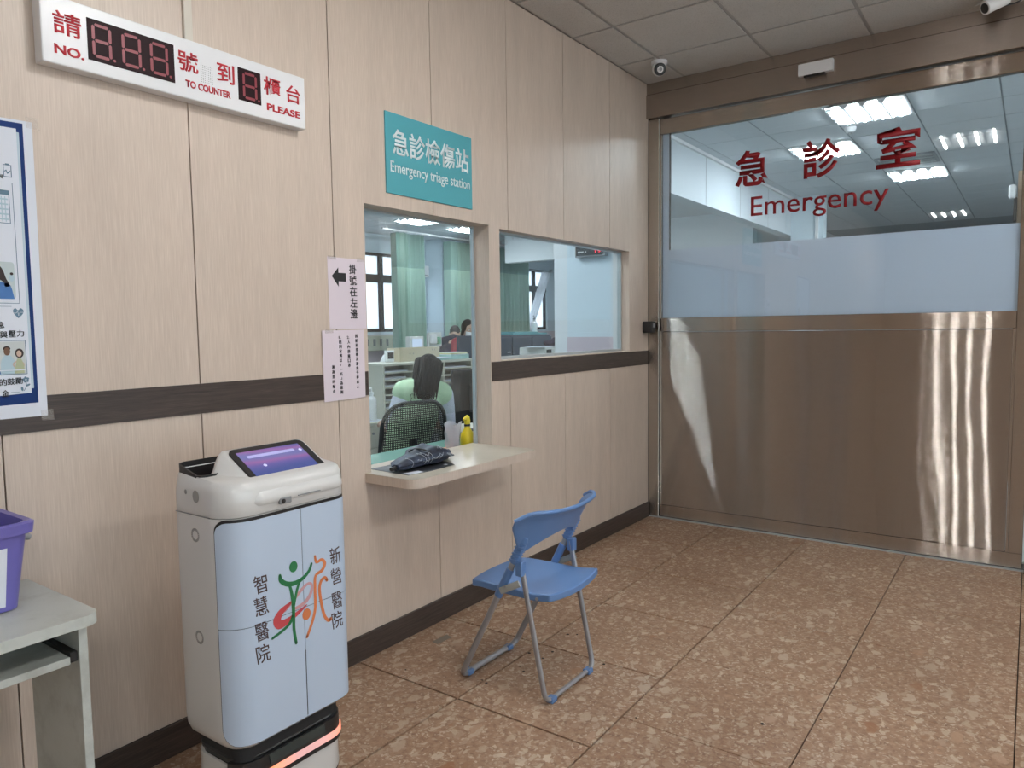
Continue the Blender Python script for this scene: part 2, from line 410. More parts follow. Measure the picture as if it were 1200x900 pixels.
def wgrid(par, x0, x1, y0, y1, light_only=None):
    g1 = clampgrid(.287, .612, x0, x1); g2 = clampgrid(6.82-.306, .612, y0, y1)
    for xa, xb in zip(g1, g1[1:]):
        for ya, yb in zip(g2, g2[1:]): put_tile(xa, xb, ya, yb, ZC, M_WTILE, 'ceiling_board', par, up=True, gap=.012, th=.005)
wgrid(wc, -.937, 2.735, YD+.05, 15.0)
wgrid(wc2, -7.05, -3.99, 2.0, YD+.05)
wgrid(wc, -7.6, -4.3, YD+.05, 14.0)
sbox('ceiling', M_WTILE, (-4.3, -.937, YD+.05, WY1, ZC-.001, ZC+.006)); sbox('ceiling', M_WTILE, (-3.99, -.13, WY0, YD+.05, ZC-.001, ZC+.006))
sbox('ceiling', M_WTILE, (2.735, WXR, YD+.05, WY1, ZC-.001, ZC+.006))

# ------------------------------------------------------------------ setting: panelled wall with the two openings
O1 = (2.243, 3.148, .79, 2.018); O2 = (3.232, 4.816, 1.283, 2.008)
wl = B()
for a0,a1,b0,b1 in cut(cut([(YB, YD+.2, -.1, ZC+.1)], O1), O2): wl.box(-.128, -.012, a0, a1, b0, b1)
wall_left = struct(wl, 'wall_left', M_LAMD)
seams = [-3.47,-2.855,-2.24,-1.626,-1.01,-.396,.218,.833,1.448,2.074,2.70,3.32,3.912,4.515,5.128]
edges = [YB]+seams
for ya, yb in zip(edges, edges[1:]):
    for zb, zt in ((.113, 1.176), (1.281, ZC)):
        rs = cut(cut([(ya+.0024, yb-.0024, zb, zt)], O1), O2)
        if not rs: continue
        b = B()
        for q in rs: b.box(-.0115, 0, q[0], q[1], q[2], q[3])
        b.obj('wall_panel', M_LAM, wall_left)
# reveals lining the openings
b = B(); y0,y1,z0,z1 = O1
for a in ((-.13,.0,y0-.0,y0+.006,z0,z1),(-.13,0,y1-.006,y1,z0,z1),(-.13,0,y0,y1,z1-.006,z1)): b.box(*a)
b.obj('opening_reveal', M_LAM, wall_left)
b = B(); y0,y1,z0,z1 = O2
for a in ((-.13,.0,y0,y0+.006,z0,z1),(-.13,0,y1-.006,y1,z0,z1),(-.13,0,y0,y1,z1-.006,z1),(-.13,0,y0,y1,z0,z0+.004)): b.box(*a)
b.obj('opening_reveal', M_LAM, wall_left)
b = B().box(-.129,-.128,YB,YD,0,ZC)
# ward-side skin of the same wall
wl2 = B()
for a0,a1,b0,b1 in cut(cut([(WY0, YD+.2, 0, ZC)], O1), O2): wl2.box(-.134, -.1285, a0, a1, b0, b1)
wl2.obj('ward_side_lining', M_WHITEW, wall_left)
tr = struct(B().box(0,.005,YB,O1[0],1.176,1.281).box(-.011,0,YB,O1[0],1.176,1.281), 'trim_1', M_DARK)
struct(B().box(0,.005,O1[1],5.12,1.176,1.281).box(-.011,0,O1[1],5.12,1.176,1.281), 'trim_2', M_DARK)
struct(B().box(0,.012,YB,5.12,0,.113,.002).box(-.011,0,YB,5.12,0,.113), 'baseboard_left', M_DARK)
# glazing of the two openings
w1 = sbox('window_1', M_ALU, (-.118,-.098,O1[0]+.006,O1[0]+.018,O1[2]+.04,O1[3]-.006))
for a in ((-.118,-.098,O1[1]-.018,O1[1]-.006,O1[2]+.04,O1[3]-.006),(-.118,-.098,O1[0]+.018,O1[1]-.018,O1[3]-.014,O1[3]-.006)): part('window_frame', M_ALU, a, w1)
part('glass_pane', M_GLASS, (-.109,-.107,O1[0]+.018,O1[1]-.018,1.02,O1[3]-.014), w1)
w2 = sbox('window_2', M_ALU, (-.092,-.062,O2[0]+.006,O2[1]-.006,O2[2]+.004,O2[2]+.02))
for a in ((-.092,-.062,O2[0]+.006,O2[0]+.016,O2[2]+.02,O2[3]-.006),(-.092,-.062,O2[1]-.016,O2[1]-.006,O2[2]+.02,O2[3]-.006),(-.092,-.062,O2[0]+.016,O2[1]-.016,O2[3]-.016,O2[3]-.006)): part('window_frame', M_ALU, a, w2)
part('window_frame', M_WHITEW, (-.1295,-.0925,O2[1]-.011,O2[1]-.0062,O2[2]+.004,O2[3]-.006), w2)
part('glass_pane', M_GLASS, (-.078,-.076,O2[0]+.016,O2[1]-.016,O2[2]+.02,O2[3]-.016), w2)

# rest of the foyer shell
sbox('wall_front', M_BEIGE, (2.62, XR, YD-.02, YD+.2, 0, ZC))
wb = B()
for a0,a1,b0,b1 in [(-.13, XR, -.1, ZC+.1)]: wb.box(a0,a1,YB-.2,YB,b0,b1)
struct(wb, 'wall_back', M_BEIGE)
wr = B()
for a0,a1,b0,b1 in cut([(YB-.2, YD+.2, -.1, ZC+.1)], (-3, 3.4, .5, 2.6)): wr.box(XR,XR+.2,a0,a1,b0,b1)
struct(wr, 'wall_right', M_BEIGE)
w9 = sbox('window_5', M_ALU, (XR+.06, XR+.1, -3, 3.4, .5, .56))  # unseen daylight opening, enlarged to brighten the lower wall
for a in ((XR+.06,XR+.1,-3,3.4,2.54,2.6),(XR+.06,XR+.1,-3,-2.95,.56,2.54),(XR+.06,XR+.1,-1.0,-.94,.56,2.54),(XR+.06,XR+.1,1.2,1.26,.56,2.54),(XR+.06,XR+.1,3.35,3.4,.56,2.54)): part('window_frame', M_ALU, a, w9)
part('glass_pane', M_GLASS, (XR+.078,XR+.082,-2.95,3.35,.56,2.54), w9)

# ------------------------------------------------------------------ setting: ward shell
wf = B(); holes = [(9.1, 10.92, 1.43, 2.9), (14.0, 15.55, 1.43, 2.9)]
rs = [(WY0-.2, WY1+.2, -.1, ZC+.1)]
for h in holes: rs = cut(rs, h)
for a0,a1,b0,b1 in rs: wf.box(WX-.2, WX, a0, a1, b0, b1)
wall_far = struct(wf, 'wall_far', M_BLUEW)
b = B()
for a0,a1,b0,b1 in cut(cut([(WY0, WY1, 0, 1.385)], holes[0]), holes[1]): b.box(WX, WX+.008, a0, a1, b0, b1)
b.obj('dado', M_PINK, wall_far)
struct(B().box(WX-.2, WXR, WY1, WY1+.2, 0, ZC), 'wall_end', M_WHITEW)
sbox('wall_near', M_BLUEW, (WX, -.13, WY0-.2, WY0, 0, ZC))
sbox('wall_side', M_WHITEW, (WXR, WXR+.2, YD, WY1, 0, ZC))
# far windows: black frames
for i, (y0, y1, z0, z1) in enumerate(holes):
    ym = (9.86 if i == 0 else 15.05); zm0, zm1 = 2.36, 2.50
    w = sbox('window_%d' % (3+i), M_BLACKM, (WX-.14, WX-.04, y0, y1, z0, z0+.06)); 
    for a in ((WX-.14,WX-.04,y0,y1,z1-.05,z1),(WX-.14,WX-.04,y0,y0+.05,z0,z1),(WX-.14,WX-.04,y1-.05,y1,z0,z1),(WX-.14,WX-.02,y0,y1,zm0,zm1),(WX-.14,WX-.04,ym-.045,ym+.045,z0,z1)): part('window_frame', M_BLACKM, a, w)
    for (ya, yb) in ((y0+.05,ym-.045),(ym+.045,y1-.05)):
        for (za, zb) in ((z0+.06,zm0),(zm1,z1-.05)):
            part('window_pane', M_BLIND, (WX-.1,WX-.096,ya,yb,za,zb), w)
# wall with the counter display, seen through the second opening
wy = sbox('wall_partition', M_BLUEW, (-.73, -.13, YD+.02, YD+.2, 0, ZC))
part('dado', M_PINK, (-.73, -.13, YD+.013, YD+.02, 0, 1.385), wy)
struct(B().box(-.862, -.7305, YD+.03, YD+.2, 0, ZC), 'trim_6', M_WHITEW)
struct(B().box(WX, WX+.45, 11.05, 11.75, 0, ZC, .01), 'wall_pier', M_BLUEW)
# soffit above the corridor and the beam across the ward
so = sbox('trim_3', mat('soffit paint', (.60,.66,.71), .6), (-.60, -.45, YD+.2, 10.8, 2.72, ZC))
for ya in (6.6, 7.5, 8.6, 9.7): part('joint_strip', M_WBAR, (-.4505,-.449,ya,ya+.012,2.72,ZC), so)
part('ceiling_angle', M_WHITE, (-.45,-.42,YD+.2,10.8,ZC-.03,ZC), so)
sbox('wall_corridor', M_BLUEW, (-.45, -.02, 10.8, 11.0, 0, ZC)); sbox('trim_4', M_WHITE, (-.12,-.08,10.78,10.8,0,ZC))
sbox('trim_5', M_WHITEW, (-5.95, -1.2, 11.5, 11.7, 2.72, ZC))

# ------------------------------------------------------------------ the sliding emergency door
door = thing('door_1', None, None, (1.2, YD, 0)); door['kind'] = 'structure'
y0, y1 = YD-.0, YD+.045
part('lower_panel', M_ST, (.099, 2.29, y0-.002, y1, .102, 1.42), door, .002, 1, uv=0)
part('kick_rail', M_ST2, (.092, 2.375, y0, y1, .012, .1), door, .002, 1, uv=0)
part('middle_rail', M_ST2, (.092, 2.305, y0-.004, y1, 1.423, 1.524), door, .003, 1, uv=0)
part('top_rail', M_ST2, (.092, 2.375, y0-.004, y1, 2.873, 2.983), door, .003, 1, uv=0)
part('door_stile', M_ST2, (2.305, 2.375, y0-.004, y1, .1, 2.873), door, .002, 1, uv=0)
part('door_stile', M_ST2, (.0925, .104, y0-.004, y1, .1, 2.873), door, .002, 1, uv=0)
part('side_trim', M_ST2, (2.2915, 2.3045, y0-.001, y1, .1, 1.42), door, .001, 1, uv=0)
part('glass_pane', M_GLASS, (.104, 2.305, y0+.018, y0+.022, 1.524, 2.873), door)
b = B().box(.104, 2.305, y0+.023, y0+.0235, 1.524, 2.028).box(.104,.152,y0+.023,y0+.0235,2.028,2.873)
b.obj('frosted_film', M_FROST, door)
jm = thing('door_frame', None, None, (1.2, YD-.05, 0)); jm['kind'] = 'structure'
part('jamb', M_ST2, (.0, .088, YD-.012, YD+.06, 0, 2.99), jm, .003, 1, uv=0)
part('jamb', M_ST2, (2.385, 2.62, YD-.03, YD+.06, 0, 2.99), jm, .003, 1, uv=0)
part('header', M_ST3, (.0, 2.9, YD-.05, YD+.15, 2.992, 3.16), jm, .002, 1, uv=0)
part('header_cap', M_ST3, (.0, 2.9, YD-.043, YD+.15, 3.162, ZC), jm, .002, 1, uv=0)
part('floor_track', M_ALU, (.0, 2.62, YD-.018, YD-.001, 0, .008), jm)
part('floor_stop', M_BLACK, (2.385, 2.43, YD-.07, YD-.03, 0, .05), jm, .004)
part('door_wall_core', M_BLACKM, (-.0, .09, YD+.06, YD+.2, 0, ZC), jm)
part('door_wall_core', M_BLACKM, (.0, 2.9, YD+.15, YD+.2, 2.99, ZC), jm)
# lettering on the glass
lett = thing('door_lettering', 'dark red lettering for the emergency room on the clear door glass', 'lettering', (1.2, YD+.017, 2.2))
F = DW(YD+.0165)
for ch, xa, za, w_, h_ in (('急', .765, 2.545, .235, .245), ('診', 1.215, 2.545, .235, .25), ('室', 1.665, 2.55, .245, .245)):
    text('lettering', ch, M_RED, lett, F, xa, za, w_, h_, .022)
text('lettering', 'Emergency', M_RED, lett, F, 1.19, 2.26, .86, .175, .004)
# sensor on the header
sn = thing('door_sensor', 'pale grey motion sensor on the steel header above the sliding door', 'sensor', (1.19, YD-.05, 3.06))
part('body', M_WHITE, (1.085, 1.297, YD-.085, YD-.05, 3.065, 3.14), sn, .004, 2)
part('lens', M_BLACK, (1.12, 1.25, YD-.083, YD-.055, 3.052, 3.066), sn, .002)
rd = thing('card_reader', 'black wall-mounted switch box where the panelled wall meets the steel door frame', 'switch', (.04, 5.06, 1.47))
part('body', M_BLACK, (.002, .078, 5.02, 5.1, 1.415, 1.5), rd, .008, 2)
part('button', M_GREYP, (.078, .081, 5.045, 5.075, 1.455, 1.485), rd, .001)

# ------------------------------------------------------------------ ceiling fixtures
def fixture(nm, label, group, m_tube, x, y, first=None):
    t = thing(nm, label, 'ceiling light', (0,0,ZC), group)
    b = B()
    for a in ((-.3,.3,-.3,-.285),(-.3,.3,.285,.3),(-.3,-.285,-.285,.285),(.285,.3,-.285,.285)): b.box(*a, ZC-.012, ZC+.004)
    b.obj('frame', M_WHITE, t)
    part('reflector', M_WHITE, (-.285,.285,-.285,.285,ZC-.003,ZC+.003), t)
    tb = None
    for k in range(4):
        xx = -.21+.14*k
        if tb is None:
            tb = B().tube([(xx,-.27,ZC-.02),(xx,.27,ZC-.02)], .013, 8).obj('tube', m_tube, t, smooth=60); x00 = xx
        else:
            o = tb.copy(); COL.objects.link(o); o.parent = t; o.location.x += xx-x00
    wing = None
    for k in range(5):
        xx = -.28+.14*k; w_ = .045 if 0 < k < 4 else .004
        if w_ > .01:
            B().prism([(xx-w_,-.284,ZC-.0035),(xx+w_,-.284,ZC-.0035),(xx+.006,-.284,ZC-.036),(xx-.006,-.284,ZC-.036)], (0,.568,0)).obj('reflector_wing', M_WHITE, t)
    if m_tube is M_TUBEF: t.location = (x, y, ZC); return t
    ob = None
    for k in range(9):
        b = B(); yy = -.24+.06*k; b.box(-.285, .285, yy-.0012, yy+.0012, ZC-.034, ZC-.012); b.obj('louvre', M_ALU, t) if k % 2 == 0 else b.bm.free()
    t.location = (x, y, ZC); return t
fw = None
WL_LABEL = ['square ceiling light above the corridor, the largest and brightest seen through the door glass',
  'bright square ceiling light just below the last red character on the door glass',
 'ceiling light behind the middle red character on the door glass',
 'added square ward ceiling light, hidden from the foyer, brightening the partition wall']  # last one is an added, unseen light that brightens the partition
for i, (x, y) in enumerate(LIGHTS_W):
    if fw is None: fw = fixture('ceiling_light', '', 'ward ceiling lights', M_TUBEW, x, y); o = fw
    else: o = dup(fw); o.location = (x, y, ZC)
    o['label'] = WL_LABEL[i] if i < 4 else ('bright ceiling light seen through the counter opening, nearer the green curtain' if i == 5 else
        'bright ceiling light seen through the counter opening, cut by its right edge' if i == 6 else 'added square ward ceiling light, hidden from the foyer, brightening the partition wall')
ff = None
for x, y in LIGHTS_F:
    if ff is None: ff = fixture('ceiling_light', 'square foyer ceiling light with four bare tubes, outside the picture', 'foyer ceiling lights', M_TUBEF, x, y)
    else: o = dup(ff); o.location = (x, y, ZC)
# corridor air vents
v2 = thing('air_vent', 'flat grey ceiling vent between the two nearest corridor lights', 'vent', (1.205, 9.1, ZC-.02))
part('frame', M_WBAR, (.92,1.49,8.85,9.4,ZC-.014,ZC-.002), v2)
for k in range(4): part('slat', M_ALU, (.95,1.46,8.9+.12*k,8.97+.12*k,ZC-.02,ZC-.013), v2)
sm = thing('smoke_detector', 'small white round smoke detector beside the largest corridor light', 'detector', (.97, 7.32, ZC-.02))
B().lathe([(.05,0),(.05,-.02),(.035,-.045),(.0,-.05)], (.97,7.32,ZC-.001), 18).obj('body', M_WHITE, sm, smooth=40)
B().lathe([(.02,0),(.012,-.012),(0,-.014)], (.97,7.32,ZC-.05), 12).obj('sensor_cap', M_GREYP, sm)

# security cameras
s1 = thing('security_camera', 'white turret camera with black face on ceiling in the corner by the door', 'camera', (.27, 4.72, ZC))
B().lathe([(.055,0),(.055,-.018),(.04,-.03)], (.27,4.72,ZC-.001), 20).obj('mount', M_WHITE, s1, smooth=40)
B().ball((.275,4.705,ZC-.055), .047).obj('housing', M_WHITE, s1, smooth=60)
dirc = Vector((.55,-.75,-.35)).normalized(); q = dirc.to_track_quat('Z','Y').to_matrix().to_4x4()
b = B().lathe([(.04,.022),(.04,.034),(.034,.04),(.01,.041)], (0,0,0), 18).xf(Matrix.Translation((.275,4.705,ZC-.055)) @ q); b.obj('face', M_BLACK, s1, smooth=40)
b = B().lathe([(.013,.04),(.013,.045),(.002,.046)], (0,0,0), 12).xf(Matrix.Translation((.275,4.705,ZC-.055)) @ q); b.obj('lens', M_GREYP, s1, smooth=40)
s2 = thing('security_camera', 'white bullet camera with round black lens on ceiling at the top edge', 'camera', (2.19, 4.98, ZC))
d = Vector((-.62,-.5,-.36)).normalized(); q = Matrix.Translation((2.12,4.86,ZC-.075)) @ d.to_track_quat('Z','Y').to_matrix().to_4x4()
B().lathe([(.022,-.13),(.033,-.12),(.035,.0),(.035,.012),(.03,.014)], (0,0,0), 20).xf(q).obj('housing', M_WHITE, s2, smooth=40)
B().lathe([(.029,.0135),(.02,.016),(.001,.017)], (0,0,0), 20).xf(q).obj('lens', M_BLACK, s2, smooth=40)
B().box(-.036,.036,.034,.038,-.12,.03).xf(q).obj('sun_shield', M_OFFW, s2)
B().tube([(2.19,4.98,ZC-.001),(2.185,4.96,ZC-.03),(2.17,4.93,ZC-.05)], .012, 8).lathe([(.04,0),(.04,-.012),(.02,-.02)], (2.19,4.98,ZC-.001), 16).obj('bracket', M_WHITE, s2, smooth=40)
B().tube(smoothline([(2.2,4.93,ZC-.06),(2.25,4.96,ZC-.05),(2.28,4.99,ZC-.02),(2.3,5.0,ZC)]), .005, 6).obj('cable', M_BLACK, s2)
#PART2

# ------------------------------------------------------------------ things on the panelled wall
cc = thing('cable_cover', 'thin cream cable cover running up the wall above the call display', 'cable cover', (.006, 1.458, 2.9))
part('cover', mat('cream plastic', (.62,.58,.5), .5), (0,.012,1.443,1.473,2.437,ZC), cc, .002)
cd = thing('call_display', 'long white number calling display with dark red digits high on the wall', 'display', (.025, 1.445, 2.34))
M_CASE = mat('white display case', (.74,.75,.77), .3)
part('case', M_CASE, (.0005,.05,.978,1.909,2.243,2.438), cd, .004, 2)
M_LED = mat('unlit dark red led window', (.016,.004,.006), .55, spec=.15); M_SEG = mat('dim red segment', (.16,.016,.028), .4, emit=(.5,.03,.06), es=.12)
part('led_window', M_LED, (.0495,.0515,1.105,1.377,2.2815,2.4035), cd)
part('led_window', M_LED, (.0495,.0515,1.6145,1.708,2.287,2.4), cd)
F = WL(.0515)
def digit(y0, y1, z0, z1):
    t = .0085; sl = .004; zm = (z0+z1)/2
    for (a0,b0,a1,b1) in ((y0,z1,y1,z1),(y0,zm,y1,zm),(y0,z0,y1,z0)):
        flat('digit_segment', M_SEG, cd, F, [(a0+t*.8,b0+t/2),(a1-t*.8,b1+t/2),(a1-t*.5,b1),(a1-t*.8,b1-t/2),(a0+t*.8,b0-t/2),(a0+t*.5,b0)])
    for y in (y0, y1):
        for za, zb in ((z0, zm), (zm, z1)):
            flat('digit_segment', M_SEG, cd, F, [(y-t/2,za+t*.6),(y,za+t*.2),(y+t/2,za+t*.6),(y+t/2,zb-t*.6),(y,zb-t*.2),(y-t/2,zb-t*.6)])
    flat('digit_segment', M_SEG, cd, F, ell(y1+t*1.3, z0, t*.5, t*.5, 8))
for ya, yb in ((1.122,1.171),(1.211,1.262),(1.3,1.351)): digit(ya, yb, 2.297, 2.388)
digit(1.637, 1.687, 2.300, 2.385)
F = WL(.0502)
for ch, y, z, w_, h_ in (('請',1.05,2.364,.078,.066),('號',1.426,2.363,.072,.066),('到',1.566,2.363,.068,.066),('櫃',1.758,2.366,.074,.066),('台',1.853,2.362,.066,.064)):
    text('lettering', ch, M_REDP, cd, F, y, z, w_, h_, .012)
for tx, y, z, w_, h_ in (('NO.',1.052,2.287,.082,.028),('TO COUNTER',1.498,2.292,.168,.024),('PLEASE',1.807,2.29,.15,.026)):
    text('lettering', tx, M_REDP, cd, F, y, z, w_, h_, .03)
b = B()
for i in range(7):
    for j in range(9): y = 1.473+.0068*i; z = 2.312+.0068*j; b.box(.0502,.0507,y-.0011,y+.0011,z-.0011,z+.0011)
tag(b.obj('speaker_holes', M_GREYP, cd), kind='stuff')

ts = thing('triage_sign', 'teal triage station sign with white lettering above the counter opening', 'sign', (.004, 2.78, 2.3))
part('board', M_TEAL, (.0005,.008,2.383,2.987+.01,2.075,2.434), ts, .001)
F = WL(.0082)
text('lettering', '急診檢傷站', M_WINK, ts, F, 2.697, 2.308, .545, .118, .014)
text('lettering', 'Emergency triage station', M_WINK, ts, F, 2.693, 2.188, .568, .066, .006)

p1 = thing('arrow_notice', 'pale pink paper notice with black arrow taped beside the counter opening', 'notice', (.002, 2.14, 1.62))
flat('sheet', M_PAPERP, p1, WL(), [(2.035,1.767),(2.243,1.765),(2.243,1.469),(2.038,1.466)], .0008, .0006)
F = WL(.0016)
flat('arrow', M_INK, p1, F, [(2.056,1.688),(2.092,1.725),(2.092,1.703),(2.133,1.703),(2.133,1.667),(2.092,1.667),(2.092,1.645)])
for i, ch in enumerate('掛號在左邊'): text('lettering', ch, M_INK, p1, F, 2.172, 1.722-.0475*i, .04, .041, .008)
p2 = thing('rules_notice', 'pale paper notice with small handwritten-style columns taped below the arrow notice', 'notice', (.002, 2.11, 1.31))
flat('sheet', M_PAPERP, p2, WL(), [(1.992,1.462),(2.224,1.464),(2.222,1.170),(1.994,1.166)], .0055, .0006)
F = WL(.0063)
for body, y, z0, st in (('因防疫業務及避免干擾病人',2.178,1.437,.0198),('2.入內請戴口罩',2.133,1.432,.0198),('1.陪同家屬以「一名」為原則',2.087,1.432,.0192),('謝謝您的配合',2.045,1.31,.0205)):
    k = 0
    if body[1] == '.': text('lettering', body[:2], M_INK, p2, F, y-.002, z0, .012, .012, .006); body = body[2:]; k = 1
    for ch in body:
        w_ = .0135
        if ch in '「」': text('lettering', ch, M_INK, p2, F, y, z0-st*k, .007, .009, .006)
        elif ch == '一': text('lettering', ch, M_INK, p2, F, y, z0-st*k, .013, .0022, .0)
        else: text('lettering', ch, M_INK, p2, F, y, z0-st*k, w_, .0145, .006)
        k += 1
for y, z, p in ((2.06,1.763,p1),(2.22,1.763,p1),(2.03,1.458,p2)):
    flat('tape', mat('clear tape', (.72,.66,.60), .35, alpha=.13), p, WL(), [(y-.022,z-.008),(y+.022,z-.006),(y+.021,z+.009),(y-.021,z+.008)], .0062 if p is p2 else .0016, .0004)

# health poster at the left edge of the picture
po = thing('health_poster', 'blue bordered white health poster taped to the wall at the left edge', 'poster', (.003, .7, 1.64))
flat('backing_sheet', M_PAPER, po, WL(), [(.3,2.05),(.958,2.072),(.953,1.221),(.3,1.225)], .0055, .0006)
flat('blue_border', M_NAVY, po, WL(), [(.33,2.04),(.933,2.063),(.93,1.262),(.33,1.25)], .0062, .0006)
flat('under_sheet', mat('pale blue paper', (.48,.60,.68), .8), po, WL(), [(.36,2.02),(.922,2.036),(.92,1.305),(.36,1.29)], .0069, .0005)
flat('poster_sheet', M_PAPER, po, WL(), [(.36,2.03),(.915,2.045),(.913,1.292),(.36,1.27)], .0075, .0006)
F = WL(.0082); M_SLATE = mat('slate blue print', (.11,.20,.28), .6); M_SKINP = mat('printed skin tone', (.58,.42,.34), .7); M_HAIRP = mat('printed dark hair', (.03,.02,.018), .7)
M_BLUEP = mat('printed scrub blue', (.06,.17,.42), .7); M_PALEB = mat('printed pale blue', (.42,.56,.64), .7); M_SAGE = mat('printed sage green', (.42,.46,.30), .7); M_BROWNP = mat('printed brown skin', (.16,.085,.05), .7)
def outline(y0, y1, z0, z1, t=.0016, m=M_SLATE):
    for q in ((y0,y1,z1-t,z1),(y0,y1,z0,z0+t),(y0,y0+t,z0,z1),(y1-t,y1,z0,z1)): flat('printed_line', m, po, F, rect(*q))
outline(.876,.897,1.905,1.94,.002); flat('printed_icon', M_SLATE, po, F, rect(.882,.891,1.938,1.943))
flat('printed_icon', M_SLATE, po, F, smoothline([(.879,1.922),(.884,1.926),(.887,1.918),(.893,1.925),(.893,1.921),(.886,1.914),(.883,1.922),(.879,1.919),(.879,1.922)],2))
flat('printed_line', M_SLATE, po, F, rect(.8955,.897,1.55,1.89)); flat('printed_line', M_SLATE, po, F, rect(.84,.895,1.55,1.5515))
outline(.84,.887,1.775,1.868,.0018); flat('printed_band', M_SLATE, po, F, rect(.84,.887,1.855,1.868))
for k in range(5): flat('printed_line', M_PALEB, po, F, rect(.845,.883,1.785+.014*k,1.789+.014*k))
for k in range(4): flat('printed_line', M_PALEB, po, F, rect(.848+.009*k,.850+.009*k,1.78,1.85))
text('lettering', '與', M_INK, po, F, .868, 1.905, .014, .012, .004); text('lettering', '心', M_INK, po, F, .85, 1.888, .014, .012, .004)
# portrait panel, cut off by the frame
F2 = WL(.0088)
flat('printed_picture', mat('printed pale room', (.50,.58,.60), .7), po, F, rrect(.78,.888,1.563,1.667,.008))
flat('printed_scrubs', M_BLUEP, po, F2, smoothline([(.785,1.563),(.79,1.60),(.835,1.612),(.862,1.608),(.876,1.60),(.884,1.563)],3))
F3 = WL(.0094)
flat('printed_hair', M_HAIRP, po, F2, smoothline([(.81,1.655),(.835,1.664),(.856,1.65),(.866,1.62),(.874,1.600),(.862,1.597),(.853,1.615),(.80,1.62)],3))
flat('printed_face', M_SKINP, po, F3, ell(.826,1.632,.024,.026)); flat('printed_face', M_SKINP, po, F3, [(.822,1.61),(.838,1.618),(.846,1.598),(.828,1.588)])
flat('printed_figure', M_PALEB, po, F2, ell(.880,1.622,.006,.01)); flat('printed_figure', M_HAIRP, po, F3, ell(.880,1.634,.004,.004))
# heart, text, flower
flat('printed_heart', M_SLATE, po, F, smoothline([(.891,1.508),(.881,1.520),(.878,1.530),(.884,1.537),(.891,1.531),(.898,1.537),(.905,1.530),(.902,1.520),(.891,1.508)],4)[:-1])
ribbon('printed_pulse', M_PAPER, po, F2, [(.879,1.523),(.886,1.523),(.889,1.530),(.892,1.515),(.895,1.525),(.904,1.525)], .0012, 0, .0003)
for ch, y, z in (('急',.845,1.490),('與',.851,1.462),('壓',.872,1.4635),('力',.893,1.465),('的',.842,1.327),('鼓',.862,1.328),('勵',.882,1.329),('金',.846,1.295)):
    text('lettering', ch, M_INK, po, F, y, z, .0185, .0195, .008)
flat('printed_line', M_SLATE, po, F, rect(.80,.875,1.541,1.5422))
outline(.80,.905,1.347,1.445,.0015)
flat('printed_picture', mat('printed pale backdrop', (.56,.60,.60), .7), po, F, rect(.80,.902,1.35,1.442))
flat('printed_scrubs', M_PALEB, po, F2, smoothline([(.838,1.35),(.84,1.385),(.85,1.402),(.864,1.402),(.874,1.385),(.876,1.35)],3))
flat('printed_scrubs', M_BLUEP, po, F2, smoothline([(.80,1.35),(.81,1.39),(.83,1.385),(.838,1.35)],3))
flat('printed_face', M_BROWNP, po, F3, ell(.856,1.414,.008,.0115)); flat('printed_hair', M_HAIRP, po, F2, ell(.856,1.422,.009,.007))
flat('printed_dress', M_SAGE, po, F3, smoothline([(.872,1.35),(.876,1.375),(.881,1.393),(.890,1.393),(.897,1.372),(.897,1.35)],3))
flat('printed_hair', M_HAIRP, po, F2, ell(.887,1.408,.011,.0135)); flat('printed_face', M_SKINP, po, F3, ell(.886,1.407,.0065,.009))
ribbon('printed_arm', M_SKINP, po, WL(.0098), smoothline([(.876,1.366),(.870,1.378),(.884,1.386),(.896,1.378),(.895,1.366)],3), .004, 0, .0003)
flat('printed_line', M_PAPER, po, WL(.0102), rect(.80,.901,1.3585,1.361))
for k in range(5): flat('printed_flower', M_SLATE, po, F, ell(.905+.0055*cos(k*1.257+.5)-.005, 1.331+.0055*sin(k*1.257+.5), .0036,.0036,10))
ribbon('printed_stem', M_SLATE, po, F, smoothline([(.900,1.327),(.900,1.312),(.893,1.299)],4), .0015, .0004, .0004)
flat('printed_leaf', M_SLATE, po, F, ell(.905,1.315,.006,.0028,12,.5)); flat('printed_leaf', M_SLATE, po, F, ell(.889,1.305,.0065,.003,12,1.7))
flat('printed_line', M_SLATE, po, F, rect(.86,.882,1.296,1.2972))
for y, z in ((.955,2.07),(.948,1.224)):
    flat('tape', MATS['clear tape'], po, WL(), [(y-.012,z-.016),(y+.022,z-.018),(y+.02,z+.016),(y-.014,z+.014)], .0066, .0003)

# ------------------------------------------------------------------ counter shelf and what lies on it
M_CTR = laminate('counter top laminate', (.50,.45,.37), (.54,.485,.40), (.58,.52,.44), .28)
ct = thing('service_counter', 'pale wood laminate counter shelf projecting from the wall below the opening', 'counter', (.1, 2.68, .79))
out = rrect(-.0, .30, 2.212, 3.142, .06, 8, (.05, 0, 0, .06))
pts = [p for p in out] 
poly = []
for x, y in rrect(0.001, .30, 2.212, 3.142, .06, 8, (.035, 0, 0, .065)): poly.append((x, y, .790))
t = B().prism(poly, (0,0,.0395)); t.box(-.128, .0015, O1[0]+.0075, O1[1]-.0075, .7915, .8295)
t.obj('edge_band', M_LAM, ct, smooth=35)
poly = [(x, y, .8297) for x, y in rrect(0.001, .2985, 2.2135, 3.1405, .06, 8, (.035, 0, 0, .065))]
t = B().prism(poly, (0,0,.0015)); t.box(-.128, .0015, O1[0]+.0075, O1[1]-.0075, .8297, .8312); t.obj('top_sheet', M_CTR, ct)
M_MAT = mat('dark grey plastic sheet', (.05,.055,.065), .35)
fm = thing('flat_folder', 'flat dark grey plastic folder lying under the folded umbrella on the counter', 'folder', (.1, 2.42, .8315))
